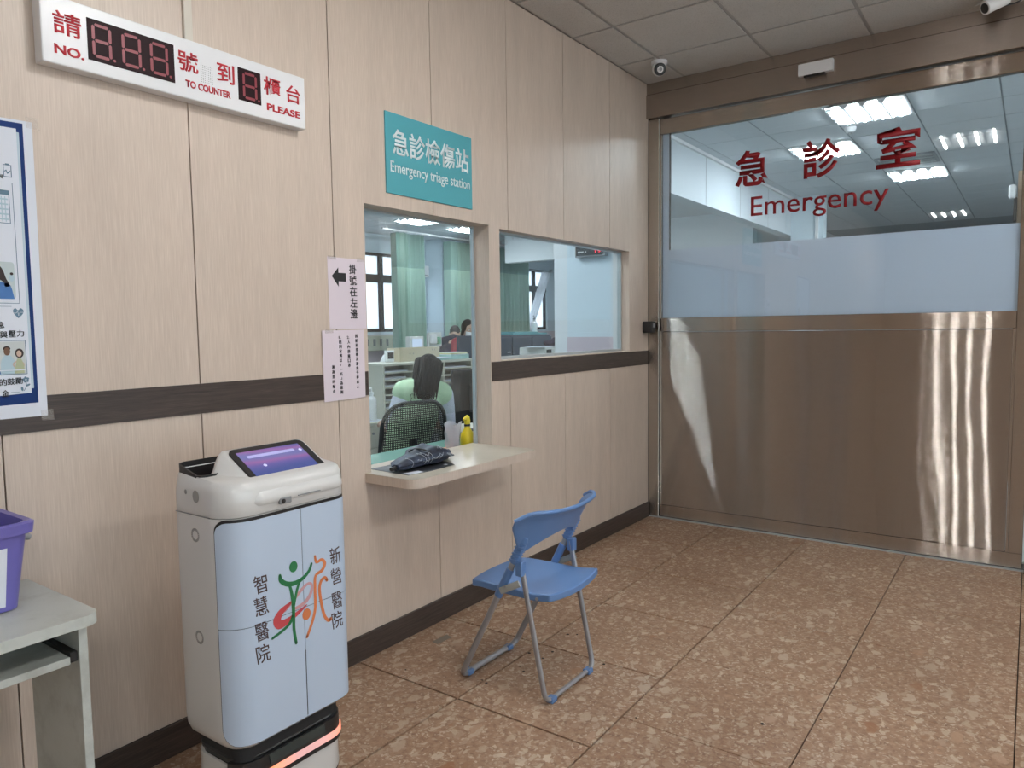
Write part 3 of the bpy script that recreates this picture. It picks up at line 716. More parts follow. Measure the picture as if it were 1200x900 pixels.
B().prism([(-.05,2.29,.8318),(.20,2.275,.8318),(.218,2.40,.8318),(.21,2.575,.8318),(.12,2.62,.8318),(-.04,2.50,.8318)], (0,0,.0012)).obj('cover', M_MAT, fm)
part('label', M_PAPER, (.165,.185,2.545,2.56,.8332,.8336), fm)
B().prism([(.155,2.287,.8332),(.205,2.282,.8332),(.212,2.36,.8332),(.17,2.37,.8332)], (0,0,.0008)).obj('paper_corner', M_PAPER, fm)
um = thing('folded_umbrella', 'navy blue folded umbrella with white print lying on the counter', 'umbrella', (.08, 2.45, .835))
M_UMB = mat('navy umbrella cloth', (.022,.035,.07), .55); N, L, bs = nodes(M_UMB)
_n = noise(M_UMB, mapping(M_UMB,(1,1,1)), 22, 3); L.new(ramp(M_UMB, _n.outputs[0], [(.35,(.008,.012,.025)),(.65,(.03,.045,.085))]).outputs[0], bs.inputs['Base Color'])
PK=1
prof = [(0,.022,.018,.02),(.03,.046,.027,.03),(.10,.06,.032,.036),(.17,.068,.036,.040),(.20,.085,.050,.048),(.24,.092,.056,.050),(.30,.085,.040,.042),(.35,.078,.030,.032),(.385,.05,.022,.022)]
rg = []
for i, (y, rx, rz, zc) in enumerate(prof):
    q = []
    for k in range(40):
        a = 2*pi*k/40; w_ = 1+.13*sin(7*a+i*.35)*(1 if i > 0 else .3)
        xx = rx*cos(a)*w_; zz = rz*sin(a)*w_
        q.append((xx+.0, y, max(.0005, zc+zz)))
    rg.append(q)
t = B().loft(rg)
t.prism([(-.03,.19,.045),(.02,.16,.06),(.0,.235,.10),(-.05,.27,.07)], (.03,.03,-.03))
t.xf(Matrix.Translation((.115,2.285,.8378)) @ Matrix.Rotation(.14,4,'Z') @ Matrix.Diagonal((1,1,.82,1))).obj('canopy', M_UMB, um, smooth=50)
Mx = Matrix.Translation((.115,2.285,.8378)) @ Matrix.Rotation(.14,4,'Z') @ Matrix.Diagonal((1,1,.82,1))
t = B(); M_UP = mat('pale umbrella print', (.35,.38,.42), .7)
random.seed(4)
def on_canopy(y, a):
    for (p, q) in zip(prof, prof[1:]):
        if p[0] <= y <= q[0]:
            k = (y-p[0])/(q[0]-p[0]); rx, rz, zc = [p[j]+(q[j]-p[j])*k for j in (1,2,3)]; return Vector((rx*cos(a)*1.12, y, max(.004, zc+rz*sin(a)*1.14)))
for y0 in (.055, .135, .155, .175):
    t.tube([on_canopy(y0+.004*sin(a*3), a) for a in [(-.5+.16*k) for k in range(12)]], .0012, 4)
for k in range(16):
    y0 = random.uniform(.07,.33); a0 = random.uniform(-.2,1.2)
    t.tube([on_canopy(y0+.006*j, a0+.13*sin(j*1.7)) for j in range(6)], .0012, 4)
tag(t.xf(Mx).obj('printed_pattern', M_UP, um), kind='stuff')
B().tube([(0,-.03,.018),(0,.003,.02)], .011, 10).xf(Mx).obj('tip', M_BLACK, um, smooth=40)
B().tube([(.07*cos(a)*1.0, .185, .045+.045*sin(a)) for a in [2*pi*k/16 for k in range(16)]], .004, 4, closed=True, sq=(1,1.0)).xf(Mx).obj('strap', M_BLACKM, um)
B().tube([(0,.38,.022),(0,.405,.022),(0,.43,.02)], [.018,.014,.016], 10).xf(Matrix.Translation((.115,2.285,.8378)) @ Matrix.Rotation(.14,4,'Z')).obj('handle', M_BLACK, um, smooth=40)

# inner desk behind the opening
idk = thing('inner_desk', 'low desk with a sea-green glass edge just inside the counter opening', 'desk', (-.29, 3.1, 0))
M_SEA = mat('sea green glass top', (.22,.42,.36), .2)
part('desktop', M_OFFW, (-.455,-.137,2.5,3.75,.77,.795), idk, .002)
part('glass_top', M_SEA, (-.455,-.137,2.5,3.75,.7955,.803), idk, .001)
for ya in (2.5,3.725): part('leg_panel', M_OFFW, (-.44,-.15,ya,ya+.025,0,.77), idk)
ms = thing('computer_mouse', 'black computer mouse on the orange pad inside the opening', 'mouse', (-.2, 2.86, .808))
t = B().ball((0,0,0), .034, .055, .030, 18); 
for v in t.bm.verts: v.co.z = max(v.co.z, 0)
t.xf(Matrix.Translation((-.205,2.865,.8075)) @ Matrix.Rotation(.5,4,'Z')).obj('shell', M_BLACK, ms, smooth=60)
B().tube([(-.22,2.90,.8325),(-.215,2.888,.836)], .004, 6).obj('wheel', M_GREYP, ms)
mp_ = thing('mouse_pad', 'orange paper pad under the black mouse', 'mouse pad', (-.2, 2.93, .8035))
B().prism([(-.16,2.82,.8035),(-.14,3.04,.8035),(-.26,3.07,.8035),(-.28,2.88,.8035)], (0,0,.0035)).obj('pad', mat('orange paper', (.62,.27,.12), .8), mp_)
sp = thing('spray_bottle', 'yellow bottle with black neck ring at the right of the counter opening', 'bottle', (-.195, 3.13, .8035))
M_YEL = mat('yellow plastic', (.72,.55,.02), .35)
B().lathe([(.038,0),(.042,.008),(.042,.045),(.036,.07),(.018,.10),(.016,.112)], (-.195,3.172,.804), 20).obj('bottle_body', M_YEL, sp, smooth=50)
B().lathe([(.018,0),(.018,.012)], (-.195,3.172,.916), 16).obj('neck_ring', M_BLACK, sp)
t = B().lathe([(.017,0),(.018,.02),(.013,.042),(.004,.05)], (-.195,3.172,.928), 16); t.tube([(-.195,3.172,.965),(-.185,3.132,.962),(-.18,3.122,.958)], [.012,.007,.005], 8)
t.obj('spray_head', M_YEL, sp, smooth=50)
wp = thing('tissue_bundle', 'crumpled clear plastic sleeve of papers standing beside the yellow bottle', 'plastic bag', (-.22, 3.03, .8035))
rg = []
for i in range(6):
    z = .028*i; q = []
    for k in range(18):
        a = 2*pi*k/18; w_ = 1+.16*sin(5*a+i)+.08*sin(9*a-i*2)
        q.append((-.215+.035*cos(a)*w_*(1+.06*i), 3.066+.036*sin(a)*w_*(1+.05*i), .804+z+(.012*sin(3*a) if i == 5 else 0)))
    rg.append(q)
B().loft(rg, True, False).obj('plastic_sleeve', mat('milky plastic film', (.62,.62,.68), .15, alpha=.55), wp, smooth=60)
t = B().prism([(-.235,3.06,.806),(-.2,3.06,.806),(-.2,3.105,.806),(-.235,3.105,.806)], (0,0,.12)); t.obj('papers', mat('grey brown papers', (.20,.17,.18), .7), wp)

# ------------------------------------------------------------------ desk and bin at the left edge
M_DESK = mat('pale grey melamine', (.52,.55,.52), .4); N, L, bs = nodes(M_DESK)
_n = noise(M_DESK, mapping(M_DESK,(1,1,1),'World'), 6, 6, .7); L.new(ramp(M_DESK, _n.outputs[0], [(.35,(.42,.44,.41)),(.5,(.52,.55,.52)),(.8,(.56,.59,.56))]).outputs[0], bs.inputs['Base Color'])
dk = thing('computer_desk', 'pale grey computer desk with sliding keyboard shelf at the left edge', 'desk', (.2, .3, 0))
B().prism([(x,y,.722) for x,y in rrect(.014,.458,-.45,.868,.03,6,(.035,.004,.004,.03))], (0,0,.028)).obj('desktop', M_DESK, dk, smooth=35)
part('side_panel', M_DESK, (.10,.405,.832,.854,0,.722), dk, .001)
part('side_panel', M_DESK, (.10,.405,-.40,-.378,0,.722), dk, .001)
part('rear_panel', M_DESK, (.10,.118,-.378,.832,.62,.722), dk)
part('keyboard_shelf', M_DESK, (.13,.40,-.355,.812,.615,.635), dk, .001)
for ya in (.813,-.377): part('shelf_rail', M_BLACK, (.13,.398,ya,ya+.018,.618,.645), dk, .001)
for x in (.16,.34): B().lathe([(.006,0),(.006,-.004)], (x,.79,.722), 10).obj('screw', M_BLACK, dk)
bn = thing('storage_bin', 'open purple plastic bin with white label standing on the grey desk', 'bin', (.16, .58, .7505))
M_PUR = mat('purple plastic', (.15,.135,.43), .3)
rg = []
def binring(z, g, rr=.035): return [(x,y,z) for x,y in rrect(.045-g*.6, .262+g, .36-g, .762+g, rr, 5)]
t = B().loft([binring(.7525,-.012,.02), binring(.7535,0), binring(.95,.022), binring(.952,.034), binring(.978,.037), binring(.983,.03), binring(.980,.018), binring(.95,.014), binring(.765,-.006), binring(.762,-.02,.02)])
t.obj('tub', M_PUR, bn, smooth=35)
B().tube([(.20,.785,.928),(.205,.805,.922),(.207,.812,.918)], [.009,.010,.007], 10).obj('handle_pin', M_GREYP, bn, smooth=50)
FB = (Vector((.2665,0,.7535)), Vector((0,1,0)), Vector((.022/.1965,0,1)).normalized())
flat('label_sheet', M_PAPER, bn, FB, [(.45,.015),(.722,.015),(.728,.17),(.45,.17)], .001, .0008)
flat('label_mark', mat('yellow print', (.62,.62,.12), .6), bn, FB, rect(.66,.70,.09,.118), .0018, .0003)
flat('label_mark', mat('pink print', (.62,.34,.38), .6), bn, FB, rect(.67,.703,.03,.05), .0018, .0003)

# ------------------------------------------------------------------ blue folding chair
ch = thing('folding_chair', 'blue plastic and grey tube folding chair facing the counter', 'chair', (.7, 2.46, 0))
M_CB = mat('blue chair plastic', (.115,.225,.46), .38); M_TUBE = mat('grey painted tube', (.36,.365,.39), .3, .45)
def arcjoin(pts, rad=.05, n=5):
    out = [Vector(pts[0])]
    for a, p, c_ in zip(pts, pts[1:], pts[2:]):
        a, p, c_ = Vector(a), Vector(p), Vector(c_); u1 = (a-p).normalized(); u3 = (c_-p).normalized()
        for k in range(n+1):
            t_ = k/n; out.append(p + u1*rad*(1-t_)**2 + u3*rad*t_**2)
    return out+[Vector(pts[-1])]
YA, YC = 2.268, 2.665
fx = lambda z: .474+.52*z
rx = lambda z: .898-.205*z
B().tube(arcjoin([(fx(.655),YA,.655),(fx(.013),YA,.013),(fx(.013),YC,.013),(fx(.655),YC,.655)], .045), .0115, 10, sq=(.8,1.15)).obj('front_frame', M_TUBE, ch, smooth=60)
B().tube(arcjoin([(rx(.545),YA+.012,.545),(rx(.013),YA+.012,.013),(rx(.013),YC-.012,.013),(rx(.545),YC-.012,.545)], .045), .0105, 10, sq=(.8,1.15)).obj('rear_frame', M_TUBE, ch, smooth=60)
def seatpt(s, t_, top):
    # s along x (front .53 -> rear .915), t across y
    x = .528+.392*s; w_ = .178+.012*s-.02*max(0, .25-s)**1.0*1.2
    v = 2*t_-1; y = (YA+YC)/2+w_*v
    z = .437-.014*(1-v*v)*sin(pi*min(1,s*1.05))-.006*max(0,.12-s)/.12+.012*max(0,s-.8)/.2*(v*v)
    x += .02*(1-v*v)*(-1 if s < .3 else 0)*(1-s/.3 if s < .3 else 0) + .018*(1-v*v)*(s > .7)*(s-.7)/.3
    if not top: z -= .030
    return (x, y, z)
def slab(fn, nu, nv):
    t = B(); bm = t.bm
    T = [[bm.verts.new(fn(i/nu, j/nv, 1)) for j in range(nv+1)] for i in range(nu+1)]
    D = [[bm.verts.new(fn(i/nu, j/nv, 0)) for j in range(nv+1)] for i in range(nu+1)]
    for i in range(nu):
        for j in range(nv):
            bm.faces.new((T[i][j],T[i+1][j],T[i+1][j+1],T[i][j+1])); bm.faces.new((D[i][j],D[i][j+1],D[i+1][j+1],D[i+1][j]))
    for i in range(nu):
        bm.faces.new((T[i][0],D[i][0],D[i+1][0],T[i+1][0])); bm.faces.new((T[i][nv],T[i+1][nv],D[i+1][nv],D[i][nv]))
    for j in range(nv):
        bm.faces.new((T[0][j],T[0][j+1],D[0][j+1],D[0][j])); bm.faces.new((T[nu][j],D[nu][j],D[nu][j+1],T[nu][j+1]))
    return t
def beveled(o, w=.004, seg=2):
    md = o.modifiers.new('round', 'BEVEL'); md.width = w; md.segments = seg; md.limit_method = 'ANGLE'; md.angle_limit = R(35); return o
beveled(slab(seatpt, 16, 14).obj('seat', M_CB, ch, smooth=45), .006, 3)
def backpt(s, t_, top):
    v = 2*t_-1; ym = (YA+YC)/2
    e = abs(v); zt = .766-.012*(1-v*v)-.035*max(0,(e-.86)/.14)**2.2; zb = .575+.075*(1-abs(v)**2.2)
    z = zb+(zt-zb)*s; e = abs(v)
    flare = .050*max(0, s-.25)/.75*e**3
    y = ym+v*(.214+flare)
    x = fx(z)-.004+.050*(1-e**2.4)-.075*(max(0, e-.68)/.32)**2*max(0,s-.2) + .02*max(0,s-.8)/.2
    th = .010
    if not top: x += th
    return (x, y, z)
beveled(slab(backpt, 12, 30).obj('backrest', M_CB, ch, smooth=45), .004, 2)
B().tube([(lambda p: (p[0]+.004, p[1], p[2]+.002))(backpt(1, j/28, 1)) for j in range(29)], .0085, 8).obj('backrest_lip', M_CB, ch, smooth=60)
for yy in (YA, YC):
    B().tube([(fx(.55),yy,.55),(fx(.645),yy,.645),(fx(.66),yy,.66)], [.0175,.0175,.012], 12, sq=(.9,1.1)).obj('sleeve', M_CB, ch, smooth=50)
    t = B()
    for k in range(6):
        z = .565+.0135*k; t.box(fx(z)-.019, fx(z)+.019, yy-.0185, yy+.0185, z-.0012, z+.0012)
    tag(t.obj('sleeve_ribs', M_CB, ch), kind='stuff')
    sgn = -1 if yy == YA else 1
    t = B().tube([(fx(.43)+.006,yy+sgn*.014,.428),(rx(.50),yy+sgn*.014,.475)], .014, 10, sq=(.3,1)); t.obj('hinge_plate', mat('grey hinge plate', (.36,.38,.36), .4), ch, smooth=50)
    B().tube([(fx(.45)+.02,yy+sgn*.0195,.45),(fx(.45)+.02,yy+sgn*.0165,.45)], .005, 8).obj('rivet', M_TUBE, ch)
    B().box(rx(.53)-.016, rx(.53)+.016, yy-.016+sgn*-.004, yy+.016+sgn*-.004, .50, .558, .004).obj('end_cap', M_CB, ch)
    B().tube([(fx(.40),yy,.40),(fx(.52),yy,.52)], .0155, 10, sq=(.9,1.1)).obj('bracket', M_CB, ch, smooth=50)
    for X in (fx(.013), rx(.013)):
        B().box(X-.016, X+.016, yy-sgn*.055-.018, yy-sgn*.055+.018, .0008, .022, .003).obj('foot_clip', M_CB, ch)
for (x, y, z) in ((.86,YA+.02,.42),(.86,YC-.02,.42)): B().tube([(x,y-.012,z),(x,y+.012,z)], .007, 8).obj('seat_pivot', M_TUBE, ch)
t = B(); random.seed(2)
for x, y in ((.62,2.9),(.66,2.92),(.66,2.70),(.58,2.63),(.66,2.62),(.62,2.5),(.66,2.47),(.23,2.2),(.59,2.30),(.56,2.31),(.91,2.72),(1.22,2.4),(1.79,2.77),(1.62,2.62)):
    a = random.uniform(0,3); d_ = random.uniform(.003,.006)
    t.prism([(x+d_*cos(a+q)*random.uniform(.7,1.8), y+d_*sin(a+q)*random.uniform(.6,1.4), .0002) for q in (0,1.3,2.5,3.8,5)], (0,0,.0012))
tag(t.obj('floor_crumbs', M_BLACKM, None, origin=(.6,2.6,0)), 'small dark crumbs scattered on the tiles under the blue chair', 'debris', kind='stuff')
tag(B().prism([(.135,2.475,.0003),(.175,2.47,.0003),(.18,2.565,.0003),(.14,2.575,.0003)], (0,0,.0008)).obj('tape_patch', mat('grey tape', (.22,.20,.17), .6), None, origin=(.16,2.52,0)),
    'small grey tape patch on the floor near the dark baseboard', 'tape')
#PART3

# ------------------------------------------------------------------ delivery robot
rb = thing('delivery_robot', 'tall white hospital delivery robot with blue cabinet doors and tilted tablet screen', 'robot', (.48, 1.35, 0))
M_RW = mat('robot white shell', (.66,.66,.65), .28, coat=.3); M_RS = mat('robot pale blue door', (.48,.58,.72), .32, coat=.2); M_RING = mat('grey badge print', (.30,.30,.29), .5)
RX0, RX1, RY0, RY1 = .335, .62, 1.128, 1.568
def foot(g=0, gy=None, n=8):
    gy = g if gy is None else gy
    return rrect(RX0+g, RX1-g, RY0+gy, RY1-gy, 0, n, (max(.015,.062-g), max(.015,.055-g), max(.015,.055-g), max(.02,.09-g)))
def ring(z, g): return [(x, y, z) for x, y in foot(g)]
lo = [(.262,.045),(.268,.028),(.283,.012),(.305,.003),(.335,0),(.60,0),(.944,0)]
B().loft([ring(z, g) for z, g in lo]).obj('body_shell', M_RW, rb, smooth=50)
# head shell: walls turn over to the rim of a recess at the back
rec = rrect(RX0+.014, .478, RY0+.016, RY1-.016, 0, 8, (.02,.03,.03,.02))
hr = [ring(.946, .002), ring(.948, 0), ring(.99, 0), ring(1.016, .002), ring(1.034, .009), ring(1.042, .018)]
t = B(); 
def mixring(a, b_, k, z): return [(p[0]+(q[0]-p[0])*k, p[1]+(q[1]-p[1])*k, z) for p, q in zip(a, b_)]
f0 = foot(.018)
t.loft([[(p[0],p[1],p[2]+.02*max(0,min(1,(.46-p[0])/.1))) if i > 3 else p for p in rg] for i, rg in enumerate(hr)] + [[(x,y,1.047+.02*max(0,min(1,(.46-x)/.1))) for x,y,_ in mixring(f0, rec, .5, 0)], mixring(f0, rec, .96, 1.05), mixring(f0, rec, 1, 1.03)], True, False)
t.obj('head_shell', M_RW, rb, smooth=50)
TZ = lambda x: 1.054+.026*max(0,min(1,(.43-x)/.06))
t = B().loft([[(x,y,1.03) for x,y in rec], [(x,y,TZ(x)) for x,y in rec], [((x-.41)*.96+.41,(y-1.348)*.98+1.348,TZ(x)+.001) for x,y in rec], [((x-.41)*.9+.41,(y-1.348)*.96+1.348,.985) for x,y in rec]], False, True)
t.obj('rear_tray', M_BLACK, rb, smooth=40)
B().lathe([(.016,0),(.016,.006),(.011,.011),(0,.012)], (.435,1.285,.987), 16).obj('stop_button', mat('red button', (.55,.02,.015), .35, emit=(1,.05,.03), es=.4), rb, smooth=40)
# housing of the tablet
def section(y, k):
    P = [(.624,.970),(.631,.980),(.629,.996),(.618,1.010),(.607,1.0175),(.45,1.108),(.438,1.110),(.430,1.104),(.440,1.06),(.472,1.02),(.48,.972)]
    return [(x if k > .95 else .52+(x-.52)*(.45+.55*k), y, .985+(z-.985)*k if z > .985 else z) for x, z in P]
rg = [section(y, k) for y, k in ((1.158,.30),(1.178,.42),(1.200,.60),(1.218,.82),(1.232,.95),(1.242,1),(1.515,1),(1.527,.94),(1.538,.8),(1.548,.6),(1.556,.4))]
B().loft(rg).obj('tablet_housing', M_RW, rb, smooth=55)
SU = Vector((0,1,0)); SV = Vector((.45-.607,0,1.108-1.0175)).normalized(); SO = Vector((.607,0,1.0175)); FS = (SO, SU, SV)
def slabon(F, a0,a1,b0,b1,rad,c0,d): return B().prism([P3(F,a,b,c0) for a,b in rrect(a0,a1,b0,b1,rad,5)], F[1].cross(F[2])*d)
slabon(FS, 1.244,1.512,.002,.179,.022,-.001,.006).obj('tablet', M_BLACK, rb, smooth=35)
M_SCR = mat('purple tablet screen', (.01,.01,.02), .08); N, L, bs = nodes(M_SCR)
_t = mapping(M_SCR,(1,1,1),'World'); _w = N.new('ShaderNodeTexWave'); _w.inputs['Scale'].default_value = 2.2; _w.inputs['Distortion'].default_value = 3; _w.inputs['Detail'].default_value = 1
L.new(_t.outputs[0], _w.inputs[0]); _r = ramp(M_SCR, _w.outputs[0], [(0,(.06,.09,.30)),(.45,(.14,.11,.36)),(.75,(.30,.13,.36)),(1,(.16,.17,.42))])
L.new(_r.outputs[0], bs.inputs['Emission Color']); bs.inputs['Emission Strength'].default_value = .85
slabon(FS, 1.263,1.487,.024,.160,.001,.0052,.0004).obj('screen', M_SCR, rb)
M_ICON = mat('lit screen icon', (.2,.2,.3), .3, emit=(.55,.55,.85), es=.8); M_BARL = mat('lit search bar', (.2,.2,.3), .3, emit=(.33,.32,.62), es=.8)
slabon(FS, 1.285,1.455,.126,.139,.005,.0058,.0003).obj('search_bar', M_BARL, rb)
for a, b_ in ((1.30,.036),(1.335,.036),(1.318,.085),(1.475,.128)): B().prism([P3(FS,p,q,.0058) for p,q in ell(a,b_,.006,.006,10)], FS[1].cross(FS[2])*.0003).obj('screen_icon', M_ICON, rb)
# front doors following the curved shell
outl = foot(0)                    # corner order: front-right, back-right, back-left, front-left
n_ = 9; FRp = outl[0:n_]; FLp = outl[3*n_:4*n_]
path = FLp + FRp[:-2]             # from the left side round to the right
path = [Vector((x,y,0)) for x, y in path]
dist = [0]
for a, b_ in zip(path, path[1:]): dist.append(dist[-1]+(b_-a).length)
def along(s_, off=0):
    s_ = max(0, min(dist[-1]-1e-6, s_))
    for i in range(len(path)-1):
        if dist[i] <= s_ <= dist[i+1]:
            k = (s_-dist[i])/(dist[i+1]-dist[i]); p = path[i].lerp(path[i+1], k)
            t0 = (path[i+1]-path[i]).normalized(); nn = Vector((t0.y,-t0.x,0)); return p + nn*off
def s_of_y(y):       # arclength where the front face reaches world y
    i = max(j for j in range(len(path)) if path[j].y <= y); return dist[i]+(y-path[i].y)/max(1e-6,(path[min(i+1,len(path)-1)].y-path[i].y))*(dist[min(i+1,len(path)-1)]-dist[i])
S0, S1, SM = .028, dist[-1]-.012, s_of_y(1.372)
ZD0, ZD1 = .292, .934
zmid = lambda s_: .617
def doorpanel(nm, m, s0, s1, z0, z1, rad, off, th=.003):
    """rad: corner radii (left-bottom, right-bottom, right-top, left-top)"""
    nv, nu = 20, 26; rows = []
    zs = sorted(set([z0+(z1-z0)*j/nv for j in range(nv+1)] + [z0+max(rad[0],rad[1])*(1-cos(a)) for a in (0,.3,.6,.9,1.2,1.5)] + [z1-max(rad[2],rad[3])*(1-cos(a)) for a in (0,.3,.6,.9,1.2,1.5)]))
    for z in zs:
        def inset(rb_, rt_):
            v = 0
            if rb_ and z < z0+rb_: v = rb_-math.sqrt(max(0, rb_**2-(z0+rb_-z)**2))
            if rt_ and z > z1-rt_: v = rt_-math.sqrt(max(0, rt_**2-(z-z1+rt_)**2))
            return v
        a = s0+inset(rad[0], rad[3]); b_ = s1-inset(rad[1], rad[2]); rows.append((z, a, b_))
    def fn(j, i, o_):
        z, a, b_ = rows[j]; p = along(a+(b_-a)*i/nu, off+o_); return (p.x, p.y, z)
    t = B(); bm = t.bm
    T = [[bm.verts.new(fn(j,i,th)) for i in range(nu+1)] for j in range(len(rows))]
    D = [[bm.verts.new(fn(j,i,0)) for i in range(nu+1)] for j in range(len(rows))]
    J = len(rows)-1
    for j in range(J):
        for i in range(nu):
            bm.faces.new((T[j][i],T[j][i+1],T[j+1][i+1],T[j+1][i])); bm.faces.new((D[j][i],D[j+1][i],D[j+1][i+1],D[j][i+1]))
        bm.faces.new((T[j][0],T[j+1][0],D[j+1][0],D[j][0])); bm.faces.new((T[j][nu],D[j][nu],D[j+1][nu],T[j+1][nu]))
    for i in range(nu):
        bm.faces.new((T[0][i],D[0][i],D[0][i+1],T[0][i+1])); bm.faces.new((T[J][i],T[J][i+1],D[J][i+1],D[J][i]))
    return t.obj(nm, m, rb, smooth=40)
doorpanel('door_gasket', M_BLACK, S0-.003, S1+.003, ZD0-.002, ZD1+.009, (.05,.02,.02,.036), -.002, .0038)
doorpanel('cabinet_door', M_RS, S0, SM-.001, ZD0, .6305, (.048,0,0,0), .0005)
doorpanel('cabinet_door', M_RS, SM+.001, S1, ZD0, .6305, (0,.018,0,0), .0005)
doorpanel('cabinet_door', M_RS, S0, SM-.001, .6325, ZD1, (0,0,0,.033), .0005)
doorpanel('cabinet_door', M_RS, SM+.001, S1, .6325, ZD1, (0,0,.012,0), .0005)
B().box(.618,.6245,1.371,1.373,.298,.50).obj('door_seam', M_BLACK, rb)
# print on the doors, wrapped on the shell
KF = .9868; FR = WL(0)
def wrap(o):
    po_ = Vector(o['_o'])
    for v in o.data.vertices:
        y = v.co.y+po_.y; x = v.co.x+po_.x; p = along(s_of_y(y), .0037 + x); v.co.x = p.x-po_.x
    return o
cvt = lambda y, z: (y*KF, 1.46+(z-1.46)*KF)
M_BRP = mat('dark brown print', (.07,.035,.03), .6); M_GRP = mat('green emblem print', (.015,.16,.055), .5); M_ORP = mat('orange emblem print', (.62,.19,.07), .5)
M_CRP = mat('crimson emblem print', (.50,.06,.07), .5); M_PKP = mat('pink emblem print', (.55,.30,.32), .5)
for chs, pts in (('智慧醫院', ((1.242,.738),(1.241,.673),(1.240,.598),(1.241,.533))), ('新營醫院', ((1.518,.749),(1.519,.682),(1.519,.603),(1.518,.540)))):
    for c_, (y, z) in zip(chs, pts):
        y, z = cvt(y, z); wrap(text('lettering', c_, M_BRP, rb, FR, y, z, .043, .054, .002, .0004, -.12))
def em(nm, m, pts, w, lay=0):
    pts = smoothline([cvt(*p) for p in pts], 5)
    if isinstance(w, list):
        k = len(pts)-1; w = [w[min(len(w)-2,int(i/k*(len(w)-1)))]*(1-(i/k*(len(w)-1)-min(len(w)-2,int(i/k*(len(w)-1))))) + w[min(len(w)-2,int(i/k*(len(w)-1)))+1]*(i/k*(len(w)-1)-min(len(w)-2,int(i/k*(len(w)-1)))) for i in range(k+1)]
    return wrap(ribbon(nm, m, rb, FR, pts, w, .0003+.0002*lay, .0003))
em('emblem_loop', M_PKP, [(1.352,.628),(1.385,.632),(1.412,.650),(1.422,.678),(1.410,.690),(1.385,.680),(1.350,.655),(1.320,.635)], [.008,.012,.012,.009,.008,.010,.012,.012], 0)
em('emblem_loop', M_CRP, [(1.340,.650),(1.308,.635),(1.292,.615),(1.300,.598),(1.330,.600),(1.370,.613),(1.400,.626)], [.008,.019,.027,.027,.018,.012,.003], 1)
em('emblem_green', M_GRP, [(1.307,.744),(1.310,.728),(1.330,.712),(1.358,.706),(1.388,.712),(1.412,.728),(1.423,.748)], [.009,.014,.015,.014,.012,.010,.008], 2)
em('emblem_green', M_GRP, [(1.338,.710),(1.346,.680),(1.350,.640),(1.350,.600),(1.350,.565),(1.356,.522)], [.008,.010,.012,.011,.010,.009], 3)
em('emblem_green', M_GRP, [(1.380,.712),(1.368,.690),(1.358,.660),(1.352,.640)], [.008,.009,.009,.010], 4)
em('emblem_green', M_GRP, [(1.348,.610),(1.335,.590),(1.310,.577),(1.273,.566)], [.010,.010,.009,.008], 5)
y, z = cvt(1.356, .757); wrap(flat('emblem_head', M_GRP, rb, FR, ell(y, z, .0145, .0165), .0005, .0004))
em('emblem_orange', M_ORP, [(1.437,.768),(1.442,.748),(1.462,.750),(1.474,.735),(1.462,.716),(1.437,.706),(1.433,.670),(1.432,.610),(1.420,.570),(1.397,.526)], [.007,.009,.010,.011,.011,.009,.010,.010,.010,.009], 2)
em('emblem_orange', M_ORP, [(1.480,.680),(1.472,.690),(1.458,.684),(1.450,.660),(1.456,.610),(1.466,.570),(1.480,.550),(1.490,.551)], [.010,.010,.010,.010,.010,.010,.010,.012], 3)
y, z = cvt(1.398, .597); wrap(flat('emblem_head', M_ORP, rb, FR, ell(y, z, .0155, .0175), .0005, .0004))
# lip, camera, badges on the side
B().box(.6215,.6335,1.295,1.335,.962,.981,.002).obj('camera_window', M_GREYP, rb)
B().tube([(.630,1.305,.9715),(.6355,1.305,.9715)], .0065, 12).obj('camera_lens', M_BLACK, rb, smooth=40)
B().box(.628,.6338,1.36,1.44,.976,.979).obj('lip_slot', M_GREYP, rb)
FSd = (Vector((0,RY0,0)), Vector((1,0,0)), Vector((0,0,1)))
def ringprint(x, z, r0, r1):
    t = B(); nn = FSd[1].cross(FSd[2]); n = 24
    for k in range(n):
        a, b_ = 2*pi*k/n, 2*pi*(k+.8)/n
        t.prism([P3(FSd, x+q*cos(w_), z+q*sin(w_)*1.0, .0002) for q, w_ in ((r0,a),(r1,a),(r1,b_),(r0,b_))], nn*.0005)
    t.obj('ring_badge', M_RING, rb)
ringprint(.467,.888,.013,.020); ringprint(.465,.589,.013,.020)
flat('round_badge', M_RING, rb, FSd, ell(.478,1.0,.015,.018)); flat('round_badge', M_RING, rb, FSd, ell(.428,1.008,.006,.007))
B().box(.37,.54,RY0-.0008,RY0+.002,.9445,.9462).obj('side_seam', M_GREYP, rb)
